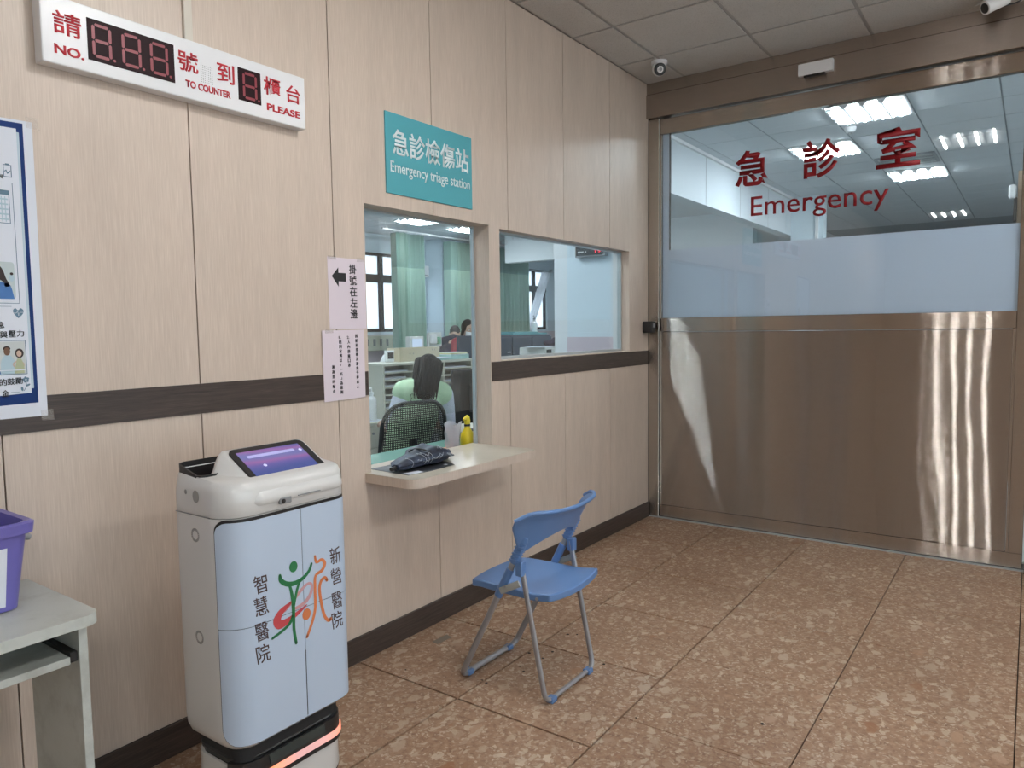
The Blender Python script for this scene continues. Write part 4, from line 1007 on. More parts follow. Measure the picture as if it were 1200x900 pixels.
# neck and base
B().loft([[(x,y,z) for x,y in rrect(.36,.592,1.16,1.535,.05,6)] for z in (.225,.272)]).obj('neck', M_BLACKM, rb, smooth=40)
def bring(z, g, fr=0): return [(x,y,z) for x,y in rrect(.345+g,.600-g+fr,1.150+g,1.545-g,.07,7)]
B().loft([bring(.215,.012), bring(.235,.005), bring(.243,.012)]).obj('bumper_top', M_BLACK, rb, smooth=40)
B().loft([bring(.205,.006,.0), bring(.217,.012,-.0)]).obj('bumper_gloss', M_BLACK, rb)
B().loft([bring(.045,.004), bring(.06,0), bring(.214,.004)]).obj('base_shell', M_RW, rb, smooth=40)
B().loft([bring(.022,.012), bring(.046,.002)]).obj('base_skirt', M_BLACKM, rb, smooth=40)
def band(nm, m, z0, z1, y0, y1, off, slant=0):
    pth = [Vector((x,y,0)) for x,y in rrect(.345,.600,1.150,1.545,.07,10)]; k = 11
    pl_ = pth[3*k:4*k]+[Vector((.600,1.22+.255*j/20,0)) for j in range(1,20)]+pth[0:k]; pl_ = [p for p in pl_ if y0 <= p.y <= y1 and p.x > .53]
    pl_.sort(key=lambda p: p.y)
    t = B(); rg = []
    for i, p in enumerate(pl_):
        cx, cy = .5, 1.3475; q = Vector((p.x-.53, 0, 0)); nn = (Vector((1,0,0)) if 1.22 < p.y < 1.475 else (p-Vector((.53, 1.22 if p.y < 1.3 else 1.475, 0))).normalized())
        a = p+nn*off; rg.append([(p.x,p.y,z0),(a.x,a.y,z0),(a.x-slant*nn.x,a.y-slant*nn.y,z1),(p.x-slant*nn.x,p.y-slant*nn.y,z1)])
    return t.loft(rg).obj(nm, m, rb, smooth=40)
band('visor', M_BLACK, .150, .228, 1.15, 1.545, .006, .004)
band('sensor_window', mat('dark sensor glass', (.03,.04,.04), .12), .198, .226, 1.235, 1.46, .0085, .004)
M_LST = mat('orange light strip', (.5,.2,.15), .4); N, L, bs = nodes(M_LST); mp = mapping(M_LST,(1,1,1),'World'); sx = N.new('ShaderNodeSeparateXYZ'); L.new(mp.outputs[0], sx.inputs[0])
mr = N.new('ShaderNodeMapRange'); mr.inputs[1].default_value = 1.16; mr.inputs[2].default_value = 1.54; L.new(sx.outputs[1], mr.inputs[0])
rp = ramp(M_LST, mr.outputs[0], [(0,(1,.25,.10)),(.22,(1,.30,.12)),(.5,(.42,.28,.30)),(.75,(.5,.30,.30)),(1,(1,.28,.14))]); L.new(rp.outputs[0], bs.inputs['Emission Color']); bs.inputs['Emission Strength'].default_value = 1.1
band('light_strip', M_LST, .166, .186, 1.158, 1.538, .0085)
flat('side_badge', M_RING, rb, (Vector((0,1.1505,0)), Vector((1,0,0)), Vector((0,0,1))), ell(.515,.165,.014,.017))
for x, y in ((.40,1.19),(.40,1.50),(.55,1.19),(.55,1.50)): B().tube([(x-.0,y-.012,.03),(x,y+.012,.03)], .03, 16).obj('wheel', M_BLACKM, rb, smooth=40)
#PART4

# ------------------------------------------------------------------ people
def capsules(verts, edges, rads):
    """limbs as tapered capsules and trunk as stacked ellipses, to be fused into one surface"""
    b = B()
    for i, j in edges:
        p, q = Vector(verts[i]), Vector(verts[j]); ri, rj = rads[i], rads[j]
        if isinstance(ri, tuple) and isinstance(rj, tuple) and abs(ri[0]-ri[1]) > .004:
            rg = []
            for k in range(7):
                t_ = k/6; c_ = p.lerp(q, t_); ex, ey = ri[0]+(rj[0]-ri[0])*t_, ri[1]+(rj[1]-ri[1])*t_
                rg.append([(c_.x+ex*cos(w_)*1.12, c_.y+ey*sin(w_)*1.05, c_.z) for w_ in [2*pi*m_/20 for m_ in range(20)]])
            b.loft(rg); b.ball(p, ri[0]*1.1, ri[1]*1.03, ri[1]*.75, 16); b.ball(q, rj[0]*1.1, rj[1]*1.03, rj[1]*.75, 16)
        else:
            a_ = ri[1] if isinstance(ri, tuple) else ri; c_ = rj[1] if isinstance(rj, tuple) else rj
            if isinstance(ri, tuple) and ri[0]-ri[1] > .004: a_ = min(a_, c_*1.3)
            b.tube([p, p.lerp(q, .5), q], [a_, (a_+c_)/2*1.03, c_], 12); b.ball(p, a_, n=12); b.ball(q, c_, n=12)
    return b.bm
def remesh(o, vs):
    m = o.modifiers.new('one_surface', 'REMESH'); m.mode = 'VOXEL'; m.voxel_size = vs; m.use_smooth_shade = True
    q = o.modifiers.new('soften', 'SMOOTH'); q.factor = .5; q.iterations = 5
def person(label, loc, rot, J, cloth, M, hairfn, group=None, face=True, extra=None):
    """J: named joints in local space, the figure facing +Y; cloth: list of (name, chain lists, extra radius, material)"""
    t = thing('person', label, 'person', (0,0,0), group)
    rad = dict(pel=(.125,.105), waist=(.115,.09), chest=(.135,.10), neck0=.075, neck=.052, head=.06, shL=.062, elL=.043, wrL=.03, haL=.03, shR=.062, elR=.043, wrR=.03, haR=.03,
               hiL=.085, knL=.06, anL=.042, toL=.035, hiR=.085, knR=.06, anR=.042, toR=.035)
    names = list(J); E_ = [('pel','waist'),('waist','chest'),('chest','neck0'),('neck0','neck'),('neck','head')]
    for q in 'LR': E_ += [('neck0','sh'+q),('sh'+q,'el'+q),('el'+q,'wr'+q),('wr'+q,'ha'+q),('pel','hi'+q),('hi'+q,'kn'+q),('kn'+q,'an'+q),('an'+q,'to'+q)]
    bm = capsules([J[n] for n in names], [(names.index(a), names.index(b_)) for a, b_ in E_], [rad[n] for n in names])
    b = B(); b.bm.free(); b.bm = bm
    H = Vector(J['head']); up = (H-Vector(J['neck'])).normalized(); fw = Vector(J.get('_f', (0,1,0))) if False else Vector(J['_face']) if '_face' in J else Vector((0,1,0))
    fw = HEADF.get(label, Vector((0,1,0))); fw = (fw-up*fw.dot(up)).normalized(); sd = fw.cross(up)
    Mh = Matrix(((sd.x,fw.x,up.x,H.x),(sd.y,fw.y,up.y,H.y),(sd.z,fw.z,up.z,H.z),(0,0,0,1)))
    hd = B().ball((0,.0,.03), .074, .095, .105, 24).ball((0,.035,-.045), .052, .055, .05, 16)
    hd.tube([(0,.092,.035),(0,.112,.002),(0,.098,-.004)], [.008,.014,.012], 8)
    for q in (-1, 1): hd.ball((q*.076,-.005,.015), .010, .020, .030, 10)
    hd.ball((0,.088,-.036), .024, .012, .009, 10)
    hd.xf(Mh); b.merge(hd.bm)
    for q in 'LR':
        h0 = Vector(J['wr'+q]); h1 = Vector(J['ha'+q]); d_ = (h1-h0).normalized(); sx = d_.cross(Vector((0,0,1)))
        if sx.length < .2: sx = Vector((0,1,0))
        sx.normalize(); nz = sx.cross(d_)
        for k, ln in enumerate((.062,.072,.068,.054)):
            p = h1+sx*(-.027+.018*k); b.tube([p, p+d_*ln*.5-nz*.004, p+d_*ln*.8-nz*.018, p+d_*ln-nz*.032], [.0095,.009,.0085,.007], 8)
        s_ = 1 if q == 'L' else -1
        b.tube([h0+sx*s_*.02+d_*.02, h0+sx*s_*.05+d_*.05, h0+sx*s_*.055+d_*.085], [.014,.011,.009], 8)
    body = b.obj('body', M['skin'], t, smooth=180); remesh(body, .009)
    for nm, chains, ex, m_ in cloth:
        ns = []; es = []
        for ch_ in chains:
            for a, b_ in zip(ch_, ch_[1:]): es.append((a, b_))
            for a in ch_:
                if a not in ns: ns.append(a)
        pos = {n: Vector(J[n]) for n in ns if n in J}
        for n in ns:
            if '~' in n: a, b_, k = n.split('~'); pos[n] = Vector(J[a]).lerp(Vector(J[b_]), float(k)); 
        def rr_(n):
            if '~' in n: a, b_, k = n.split('~'); q1, q2 = rad[a], rad[b_]; q1 = q1 if isinstance(q1, tuple) else (q1,q1); q2 = q2 if isinstance(q2, tuple) else (q2,q2); return tuple(q1[i]+(q2[i]-q1[i])*float(k)+ex for i in (0,1))
            q1 = rad[n]; q1 = q1 if isinstance(q1, tuple) else (q1,q1); return (q1[0]+ex, q1[1]+ex)
        bm = capsules([pos[n] for n in ns], [(ns.index(a), ns.index(b_)) for a, b_ in es], [rr_(n) for n in ns])
        c_ = B(); c_.bm.free(); c_.bm = bm; o = c_.obj(nm, m_, t, smooth=180); remesh(o, .011)
    hb = hairfn(); hb.xf(Mh); o = hb.obj('hair', M['hair'], t, smooth=180)
    if face:
        for q in (-1, 1):
            B().ball((q*.030,.083,.030), .012, .008, .008, 10).xf(Mh).obj('eye', M_WHITE, t, smooth=60)
            B().ball((q*.030,.0895,.030), .006, .003, .006, 8).xf(Mh).obj('iris', M_BLACK, t, smooth=60)
            B().tube([(q*.045,.078,.050),(q*.030,.088,.055),(q*.015,.090,.051)], .0032, 5).xf(Mh).obj('eyebrow', M['hair'], t)
        B().ball((0,.094,-.036), .021, .009, .006, 10).xf(Mh).obj('mouth', mat('lip colour', (.42,.15,.13), .5), t, smooth=60)
    if extra: extra(t, Mh)
    t.location = loc; t.rotation_euler = (0,0,rot); return t
HEADF = {}
M_SKIN = mat('skin', (.58,.38,.28), .5); M_HAIR = mat('black hair', (.004,.0035,.004), .6, spec=.12); M_HAIR2 = mat('short dark grey hair', (.035,.032,.032), .6)
M_VEST = mat('light green vest', (.54,.72,.48), .8); M_BLOUSE = mat('white patterned blouse', (.66,.69,.80), .8); M_TROU = mat('dark trousers', (.03,.035,.06), .8)
N, L, bs = nodes(M_BLOUSE); _v = N.new('ShaderNodeTexVoronoi'); _v.inputs['Scale'].default_value = 45; L.new(mapping(M_BLOUSE,(1,1,1)).outputs[0], _v.inputs[0])
L.new(ramp(M_BLOUSE, _v.outputs[0], [(.0,(.22,.26,.42)),(.16,(.66,.69,.80)),(1,(.70,.72,.82))]).outputs[0], bs.inputs['Base Color'])
M_NAVYC = mat('navy jacket cloth', (.010,.014,.035), .85); M_REDC = mat('dark red tunic', (.33,.02,.045), .8); M_SHOE = mat('black shoe', (.01,.01,.01), .5)

def long_hair():
    b = B().ball((0,-.012,.045), .087, .105, .108, 26)
    for v in list(b.bm.verts):
        if v.co.y > .055 and v.co.z < .075: v.co.y = .055
    rg = []
    for i in range(15):
        k = i/14; z = .07-.33*k; q = []
        for j in range(36):
            a = 2*pi*j/36; w_ = 1+.06*sin(8*a+i*.35)+.06*sin(13*a-i*.5)+.05*sin(17*a+i*.8)*k
            rx_ = (.088-.02*k)*w_*(1 if k < .8 else 1-(k-.8)*2.2); ry_ = (.055-.012*k)*w_*(1 if k < .8 else 1-(k-.8)*1.5)
            q.append((rx_*cos(a)-.01*k, -.060-.045*math.sin(k*1.6)+ry_*sin(a), z))
        rg.append(q)
    b.loft(rg); random.seed(9)
    for n in range(90):
        a = random.uniform(0, 2*pi); ln = random.uniform(.26,.36); sw = random.uniform(-.012,.012); ph = random.uniform(0,6); P = []
        for j in range(9):
            k = j/8*ln/.33; rx_ = (.090-.016*min(k,1)); ry_ = .058-.010*min(k,1)
            P.append((rx_*cos(a)*(1-.12*max(0,k-.6))-.01*k+sw*k+.004*sin(5*k+ph), -.060-.045*math.sin(k*1.6)+ry_*sin(a)+.003*sin(6*k+ph), .07-.33*k))
        b.tube(P, [.0055]*6+[.005,.004,.002], 5)
    return b
sit = dict(pel=(0,.02,.55), waist=(.07,.05,.70), chest=(.17,.09,.90), neck0=(.27,.13,1.06), neck=(.31,.155,1.095), head=(.342,.19,1.15),
    shL=(.115,.12,1.055), elL=(.03,.15,.82), wrL=(.10,.36,.82), haL=(.13,.44,.82), shR=(.425,.13,1.02), elR=(.49,.17,.80), wrR=(.47,.38,.80), haR=(.45,.46,.80),
    hiL=(-.08,.05,.535), knL=(-.11,.44,.53), anL=(-.11,.46,.09), toL=(-.12,.60,.04), hiR=(.08,.05,.535), knR=(.11,.44,.53), anR=(.11,.46,.09), toR=(.12,.60,.04))
lab = 'seated person with long black hair and light green vest, back turned, inside the counter opening'
HEADF[lab] = Vector((.55,.85,-.2))
lab1 = lab
person(lab, (-.845,3.30,0), math.atan2(.97,.25), sit, [
    ('blouse', [['pel','waist','chest','neck0'],['neck0','shL','shL~elL~.9'],['neck0','shR','shR~elR~.9']], .010, M_BLOUSE),
    ('vest', [['pel','waist','chest','neck0'],['neck0','shL'],['neck0','neck0~shR~.85']], .022, M_VEST),
    ('trousers', [['pel','hiL','knL','anL'],['pel','hiR','knR','anR']], .012, M_TROU),
    ('shoes', [['anL','toL']], .012, M_SHOE), ('shoes', [['anR','toR']], .012, M_SHOE)], dict(skin=M_SKIN, hair=M_HAIR), long_hair)
def short_hair():
    b = B().ball((0,-.012,.045), .079, .098, .098, 22)
    for v in list(b.bm.verts):
        if v.co.y > .05 and v.co.z < .09: v.co.y = .05
        if v.co.z < -.03: v.co.z = -.03
    return b
stand = dict(pel=(0,0,.90), waist=(0,.05,1.03), chest=(0,.16,1.18), neck0=(0,.26,1.29), neck=(0,.31,1.335), head=(0,.36,1.385),
    shL=(-.175,.25,1.265), elL=(-.25,.32,1.02), wrL=(-.19,.50,.95), haL=(-.17,.58,.94), shR=(.175,.25,1.265), elR=(.25,.32,1.02), wrR=(.19,.50,.95), haR=(.17,.58,.94),
    hiL=(-.09,0,.88), knL=(-.10,.03,.48), anL=(-.10,-.02,.09), toL=(-.12,.13,.04), hiR=(.09,0,.88), knR=(.10,.03,.48), anR=(.10,-.02,.09), toR=(.12,.13,.04))
lab = 'person in a navy jacket bending forward behind the counter box, back turned'
HEADF[lab] = Vector((0,.9,-.4))
person(lab, (-4.38,7.98,0), math.atan2(.5,.86), stand, [
    ('jacket', [['pel','waist','chest','neck0'],['neck0','neck0~neck~.6'],['neck0','shL','elL','wrL'],['neck0','shR','elR','wrR']], .018, M_NAVYC),
    ('trousers', [['pel','hiL','knL','anL'],['pel','hiR','knR','anR']], .012, M_TROU),
    ('shoes', [['anL','toL']], .012, M_SHOE), ('shoes', [['anR','toR']], .012, M_SHOE)], dict(skin=M_SKIN, hair=M_HAIR2), short_hair)
stand2 = dict(pel=(0,0,.86), waist=(0,.01,1.0), chest=(0,.01,1.17), neck0=(0,.0,1.31), neck=(0,.01,1.37), head=(0,.03,1.44),
    shL=(-.155,0,1.275), elL=(-.20,.02,1.03), wrL=(-.15,.22,1.0), haL=(-.12,.29,1.0), shR=(.155,0,1.275), elR=(.20,.02,1.03), wrR=(.15,.22,1.0), haR=(.12,.29,1.0),
    hiL=(-.085,0,.84), knL=(-.09,.02,.46), anL=(-.09,-.01,.09), toL=(-.11,.13,.04), hiR=(.085,0,.84), knR=(.09,.02,.46), anR=(.09,-.01,.09), toR=(.11,.13,.04))
lab = 'person in a dark red tunic and white face mask beside the navy jacket'
HEADF[lab] = Vector((-.15,1,-.15))
def hair3():
    b = B().ball((0,-.018,.045), .086, .100, .108, 22)
    for v in list(b.bm.verts):
        if v.co.y > .05 and v.co.z < .085: v.co.y = .05
    for q in (-1, 1): b.tube([(q*.070,.03,.09),(q*.084,.01,.02),(q*.082,-.01,-.05),(q*.075,-.02,-.10)], [.02,.024,.022,.012], 10)
    return b
def mask(t, Mh):
    def fn(u_, v_):
        a = (u_-.5)*2.3; z = .008-.085*v_; r0 = .085-.02*abs(v_-.5)**2
        return (r0*sin(a)*.92, .022+(r0+.012*sin(pi*v_))*cos(a)+.012*math.exp(-(a*3)**2), z)
    o = B().grid(fn, 14, 8).xf(Mh).obj('face_mask', M_WHITE, t, smooth=60)
    s_ = o.modifiers.new('thick', 'SOLIDIFY'); s_.thickness = .003
person(lab, (-3.83,7.68,0), R(-118), stand2, [
    ('tunic', [['pel','waist','chest','neck0'],['neck0','shL','elL'],['neck0','shR','elR']], .016, M_REDC),
    ('trousers', [['pel','hiL','knL','anL'],['pel','hiR','knR','anR']], .012, M_TROU),
    ('shoes', [['anL','toL']], .012, M_SHOE), ('shoes', [['anR','toR']], .012, M_SHOE)], dict(skin=M_SKIN, hair=M_HAIR), hair3, extra=mask)

# ------------------------------------------------------------------ nurse's mesh office chair (local: facing +Y)
oc = thing('office_chair', 'black mesh-back office chair under the seated person in the green vest', 'chair', (0,0,0))
def oshape(k, s_, g=0):
    """rounded trapezoid outline of the backrest"""
    return k
pts = []
for x, z in rrect(-.235,.235,.0,.36,.0,10,(.14,.14,.03,.03)): w_ = 1.04-.10*(z/.36)*0+.06*(1-z/.36); pts.append((x*w_, -.155-.02*(1-(x/.25)**2)-.05*(z/.36), .665+z))
B().tube(pts, .013, 8, closed=True).obj('back_frame', M_BLACK, oc, smooth=60)
def inside(x, z):
    if not (-.235 < x < .235 and 0 < z < .36): return False
    if z > .22 and abs(x) > .095: return math.hypot(abs(x)-.095, z-.22) < .14
    return True
t = B(); st = .0125; ny = 30; nx = 40
for i in range(nx):
    x = -.24+.48*i/(nx-1)
    zz = [z for z in [.36*j/30 for j in range(31)] if inside(x, z)]
    if len(zz) > 1: t.tube([(x*1.03, -.155-.02*(1-(x/.25)**2)-.05*(z/.36), .665+z) for z in (zz[0], (zz[0]+zz[-1])/2, zz[-1])], .0034, 4)
for j in range(ny):
    z = .36*(j+.5)/ny; xs = [x for x in [-.24+.48*i/40 for i in range(41)] if inside(x, z)]
    if len(xs) > 1: t.tube([(x*1.03, -.155-.02*(1-(x/.25)**2)-.05*(z/.36), .665+z) for x in xs[::4]+[xs[-1]]], .0034, 4)
tag(t.obj('back_mesh', M_BLACKM, oc), kind='stuff')
B().tube([(0,-.17,.80),(0,-.205,.66),(0,-.17,.52),(0,-.02,.40)], [.02,.024,.024,.02], 10, sq=(2,.6)).obj('back_support', M_BLACK, oc, smooth=60)
beveled(B().box(-.24,.24,-.16,.30,.385,.425).obj('seat', M_BLACKM, oc, smooth=40), .02, 3)
for q in (-1, 1):
    B().tube([(q*.24,.02,.40),(q*.29,.02,.42),(q*.30,.02,.60)], .014, 8).obj('arm_post', M_BLACK, oc, smooth=60)
    beveled(B().box(q*.30-.035,q*.30+.035,-.12,.14,.60,.63).obj('armrest', M_BLACK, oc), .01, 2)
B().tube([(0,0,.07),(0,0,.40)], .028, 12).obj('gas_lift', M_BLACK, oc, smooth=40)
for k in range(5):
    a = 2*pi*k/5; leg = B().tube([(0,0,.10),(.28*cos(a),.28*sin(a),.07)], [.028,.018], 8).obj('base_leg', M_BLACK, oc, smooth=60)
    cst = B().tube([(.28*cos(a)-.02*sin(a),.28*sin(a)+.02*cos(a),.028),(.28*cos(a)+.02*sin(a),.28*sin(a)-.02*cos(a),.028)], .028, 12).obj('caster', M_BLACK, leg)
oc.location = (-.835,3.275,0); oc.rotation_euler = (0,0,math.atan2(.97,.25)); oc.scale = (.9,1,1)

# ------------------------------------------------------------------ desks, shelves and small things of the triage room
wd = thing('nurse_desk', 'pale desk with a keyhole drawer cabinet behind the mesh chair', 'desk', (-1.7, 4.0, 0))
M_CRM = mat('cream laminate furniture', (.56,.56,.48), .45)
part('desktop', M_CRM, (-2.0,-1.5,3.3,5.0,.765,.79), wd, .002)
dr = part('drawer', M_CRM, (-1.98,-1.505,3.52,3.86,.60,.763), wd, .003)
B().tube([(-1.506,3.70,.71),(-1.50,3.70,.71)], .01, 12).obj('lock', M_GREYP, dr)
part('drawer', M_CRM, (-1.98,-1.505,3.52,3.86,.43,.597), wd, .003)
for ya in (3.32,4.95): part('leg_panel', M_CRM, (-1.97,-1.53,ya,ya+.03,0,.765), wd)
part('side_desktop', M_CRM, (-1.5,-.62,3.96,4.6,.71,.735), wd, .002)
for x in (-1.44,-.68): B().tube([(x,4.54,0),(x,4.54,.71)], .02, 8).obj('leg', M_GREYP, wd, smooth=40)
B().tube([(-.68,4.02,0),(-.68,4.02,.71)], .02, 8).obj('leg', M_GREYP, wd, smooth=40)
og = thing('paper_organizer', 'cream pigeonhole paper organizer with many thin shelves on the pale desk', 'organizer', (-1.72, 4.4, .791))
X0, X1 = -1.86, -1.56; ycol = [3.875, 4.205, 4.56, 4.93]
for ya in ycol: part('divider', M_CRM, (X0,X1,ya-.009,ya+.009,.791,1.19), og)
part('top_board', M_CRM, (X0-.01,X1+.015,3.86,4.945,1.19,1.208), og, .001)
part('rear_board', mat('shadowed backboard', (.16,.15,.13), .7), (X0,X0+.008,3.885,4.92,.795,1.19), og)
for c_ in range(3):
    for k in range(7):
        z = .805+.055*k; part('shelf', M_CRM, (X0+.01,X1,ycol[c_]+.0095,ycol[c_+1]-.0095,z-.004,z+.006), og)
        if (k*7+c_*3) % 4 != 1: tag(part('paper_stack', M_PAPER, (X0+.03,X1-.02-.01*(k%3),ycol[c_]+.03,ycol[c_+1]-.05,z+.0065,z+.014+.003*(k%3)), og))
bx = thing('counter_box', 'open pale wooden box on top of the paper organizer', 'box', (-1.78, 4.4, 1.209))
for a in ((-1.84,-1.83,4.19,4.66,1.209,1.315),(-1.70,-1.69,4.19,4.66,1.209,1.315),(-1.83,-1.70,4.19,4.20,1.209,1.315),(-1.83,-1.70,4.65,4.66,1.209,1.315)): part('side', mat('pale birch board', (.60,.52,.38), .5), a, bx)
part('bottom', MATS['pale birch board'], (-1.83,-1.70,4.20,4.65,1.209,1.216), bx)
for y, z in ((4.30,1.27),(4.34,1.27),(4.57,1.295),(4.60,1.295)): B().tube([(-1.6905,y,z),(-1.688,y,z)], .006, 8).obj('screw', M_GREYP, bx)
def folder(label, m, x0, x1, ya, yb, z0, z1, rot=0):
    f_ = thing('folder', label, 'folder', ((x0+x1)/2, (ya+yb)/2, z0), 'folders on the paper organizer')
    part('cover', m, (x0,x1,ya,yb,z0,z1), f_, .001); part('pages', M_PAPER, (x0+.004,x1-.002,ya+.006,yb-.004,z1+.0003,z1+.004), f_); f_.rotation_euler[2] = rot
M_TEALF = mat('pale teal card', (.36,.58,.56), .6); M_YELF = mat('pale yellow card', (.72,.72,.40), .6)
folder('pale teal folder lying in front of the wooden box', M_TEALF, -1.685,-1.56, 4.38, 4.66, 1.2085, 1.228)
folder('pale teal folder stacked highest beside the wooden box', M_TEALF, -1.74,-1.58, 4.68, 4.92, 1.2085, 1.245, .03)
folder('pale yellow folder lying on the edge of the organizer top', M_YELF, -1.735,-1.585, 4.69, 4.90, 1.2505, 1.262, -.03)
mn = thing('computer_monitor', 'large black computer monitor seen from behind at the right of the counter opening', 'monitor', (0,0,0))
part('screen_back', M_BLACKM, (-.27,.27,-.02,.02,.06,.44), mn, .008, 2); part('rear_bulge', M_BLACK, (-.15,.15,-.045,-.021,.14,.34), mn, .01, 2)
part('stand', M_BLACK, (-.03,.03,-.04,-.021,.01,.13), mn); part('stand_base', M_BLACK, (-.12,.12,-.10,.08,0,.009), mn, .003)
part('vent_slot', M_GREYP, (-.12,.12,-.022,-.0203,.40,.408), mn)
mn.location = (-.80,4.14,.7362); mn.rotation_euler = (0,0,R(64))
sb_ = thing('sanitizer_bottle', 'white pump sanitizer bottle standing on the pale desk beside the mesh chair', 'bottle', (-1.58, 3.765, .791))
B().lathe([(.034,0),(.036,.006),(.036,.15),(.028,.168),(.013,.178),(.013,.19)], (-1.58,3.765,.797), 20).obj('bottle_body', M_WHITE, sb_, smooth=45)
B().lathe([(.016,0),(.016,.018),(.006,.02),(.006,.045)], (-1.58,3.765,.988), 14).tube([(-1.58,3.765,1.035),(-1.575,3.72,1.035)], .007, 8).obj('pump', M_WHITE, sb_, smooth=40)
lf = thing('paper_sheets', 'white papers lying on the pale desk below the sanitizer bottle', 'paper', (-1.62, 3.70, .791))
part('sheet', M_PAPER, (-1.76,-1.54,3.55,3.85,.7905,.7955), lf)
scart = thing('supply_cart', 'dark metal cart with green cloth behind the sanitizer bottle', 'cart', (-2.65, 4.6, 0))
for z in (.35,.65,.93): part('tray', M_GREYP, (-2.9,-2.4,4.25,4.95,z,z+.02), scart, .003)
for x in (-2.88,-2.42):
    for y in (4.27,4.93): B().tube([(x,y,.0),(x,y,.96)], .012, 8).obj('post', M_ALU, scart, smooth=50)
cl = B().grid(lambda u_, v_: (-2.88+.46*u_, 4.45+.5*v_, .955+.03*sin(7*u_+3*v_)*sin(5*v_)+.02), 16, 16).obj('green_cloth', mat('green cloth', (.20,.42,.32), .8), scart, smooth=60)
_s = cl.modifiers.new('thick','SOLIDIFY'); _s.thickness = .012
# patient monitor, arm monitor and pump
vm = thing('vital_sign_monitor', 'white arched monitor with dark display left of the paper organizer', 'monitor', (-2.62, 5.0, 0))
B().tube([(-2.64,5.02,.04),(-2.64,5.02,1.08)], .016, 8).obj('pole', M_ALU, vm, smooth=50)
pp = [(cos(a)*.11, sin(a)*.14) for a in [pi*k/12 for k in range(13)]]
B().prism([(-2.61, 5.02+x, 1.10+z) for x, z in pp], (-.06,0,0)).obj('housing', M_WHITE, vm, smooth=40)
part('display', M_BLACK, (-2.609,-2.605,4.955,5.085,1.115,1.165), vm); 
B().lathe([(.2,0),(.2,.02),(.05,.04)], (-2.64,5.02,.0), 16).obj('base', M_GREYP, vm)
am = thing('patient_monitor', 'small grey monitor with lit screen on a pole in front of the left curtain', 'monitor', (-3.0, 5.78, 0))
B().tube([(-3.04,5.78,.03),(-3.04,5.78,1.25)], .018, 8).obj('pole', M_ALU, am, smooth=50); B().lathe([(.12,0),(.12,.02),(.04,.05)], (-3.04,5.78,0), 16).obj('base', M_GREYP, am)
part('housing', M_OFFW, (-3.05,-2.98,5.67,5.885,1.245,1.39), am, .008, 2); part('screen', mat('lit pale screen', (.1,.1,.12), .2, emit=(.55,.66,.85), es=.9), (-2.979,-2.977,5.70,5.855,1.27,1.365), am)
pu = thing('infusion_pump', 'white and green infusion pump panel on a pole beside the lit monitor', 'medical device', (-3.0, 6.05, 0))
B().tube([(-3.04,6.05,.03),(-3.04,6.05,1.42)], .014, 8).obj('pole', M_ALU, pu, smooth=50); B().lathe([(.12,0),(.12,.02),(.03,.05)], (-3.04,6.05,0), 16).obj('base', M_GREYP, pu)
part('panel', M_OFFW, (-3.02,-2.99,5.98,6.19,1.27,1.43), pu, .004); part('module', M_WHITE, (-2.989,-2.95,5.99,6.07,1.31,1.41), pu, .004); part('module', mat('green module', (.12,.32,.2), .5), (-2.989,-2.955,6.10,6.14,1.30,1.38), pu, .004)
sd = thing('tablet_device', 'small white handheld device standing on the organizer beside the wooden box', 'device', (-1.74, 4.13, 1.209))
t = part('housing', M_WHITE, (-1.76,-1.735,4.08,4.17,1.2095,1.30), sd, .004); part('display', M_BLACK, (-1.7345,-1.733,4.095,4.16,1.235,1.285), sd)
# curtains
def curtain(label, y0, y1, x, z0, zsp, z1, n, ph, nm_group='green ward curtains'):
    t = thing('bed_curtain', label, 'curtain', (x, (y0+y1)/2, z0), nm_group); T_ = 90
    def mk(za, zb, m, nm, dz=6):
        g = B(); 
        def fn(u_, v_):
            a = u_*n*2*pi+ph; amp = .10+.03*sin(u_*9+ph); z = za+(zb-za)*v_; k = (z-z0)/(z1-z0)
            return (x+amp*sin(a+.35*sin(3*u_*pi+ph))+.012*sin(2.3*a+k*2), y0+(y1-y0)*(u_+.008*sin(a*2)) , z)
        g.grid(fn, T_*2, dz); return g.obj(nm, m, t, smooth=180)
    mk(z0, zsp, M_CURT, 'cloth'); mk(zsp, z1-.03, M_CURT2, 'mesh_top')
    for k in range(n+1):
        y = y0+(y1-y0)*k/n; B().tube([(x,y,z1-.04),(x+.008,y,z1-.015),(x,y,z1)], .005, 5).obj('hook', M_ALU, t)
    return t
curtain('green curtain with mesh top hanging beside the black framed window in the counter opening', 9.24, 9.98, -6.7, .35, 2.555, 3.18, 7, .4)
curtain('green curtain with mesh top cut by the right edge of the counter opening', 10.72, 11.75, -6.75, .35, 2.60, 3.16, 9, 2.0)
curtain('green curtain at the left of the second opening, nearest the window pier', 12.25, 13.42, -6.75, .35, 2.62, 3.16, 10, 1.1)
tk = thing('curtain_track', 'white curtain track under the ward ceiling', 'curtain rail', (-6.72, 11.2, 3.2)); part('rail', M_WHITE, (-6.745,-6.705,9.0,13.6,3.186,3.21), tk)
for y in (9.1,11.2,13.5): part('bracket', M_WHITE, (-6.735,-6.715,y,y+.02,3.21,ZC-.001), tk)
swg = thing('sheer_curtain', 'white sheer curtain drawn diagonally across the window in the second opening', 'curtain', (-7.5, 15.0, 1.4))
def sfn(u_, v_):
    z = 1.42+1.42*v_; yc = 14.62+.75*v_; w_ = .30+.12*v_; return (-7.53+.02*sin(u_*22), yc-.15+w_*u_, z)
B().grid(sfn, 40, 12).obj('cloth', M_SHEER, swg, smooth=180)
B().tube([(-7.54,14.3,2.86),(-7.54,15.75,2.86)], .012, 8).obj('rod', M_ALU, swg, smooth=50)
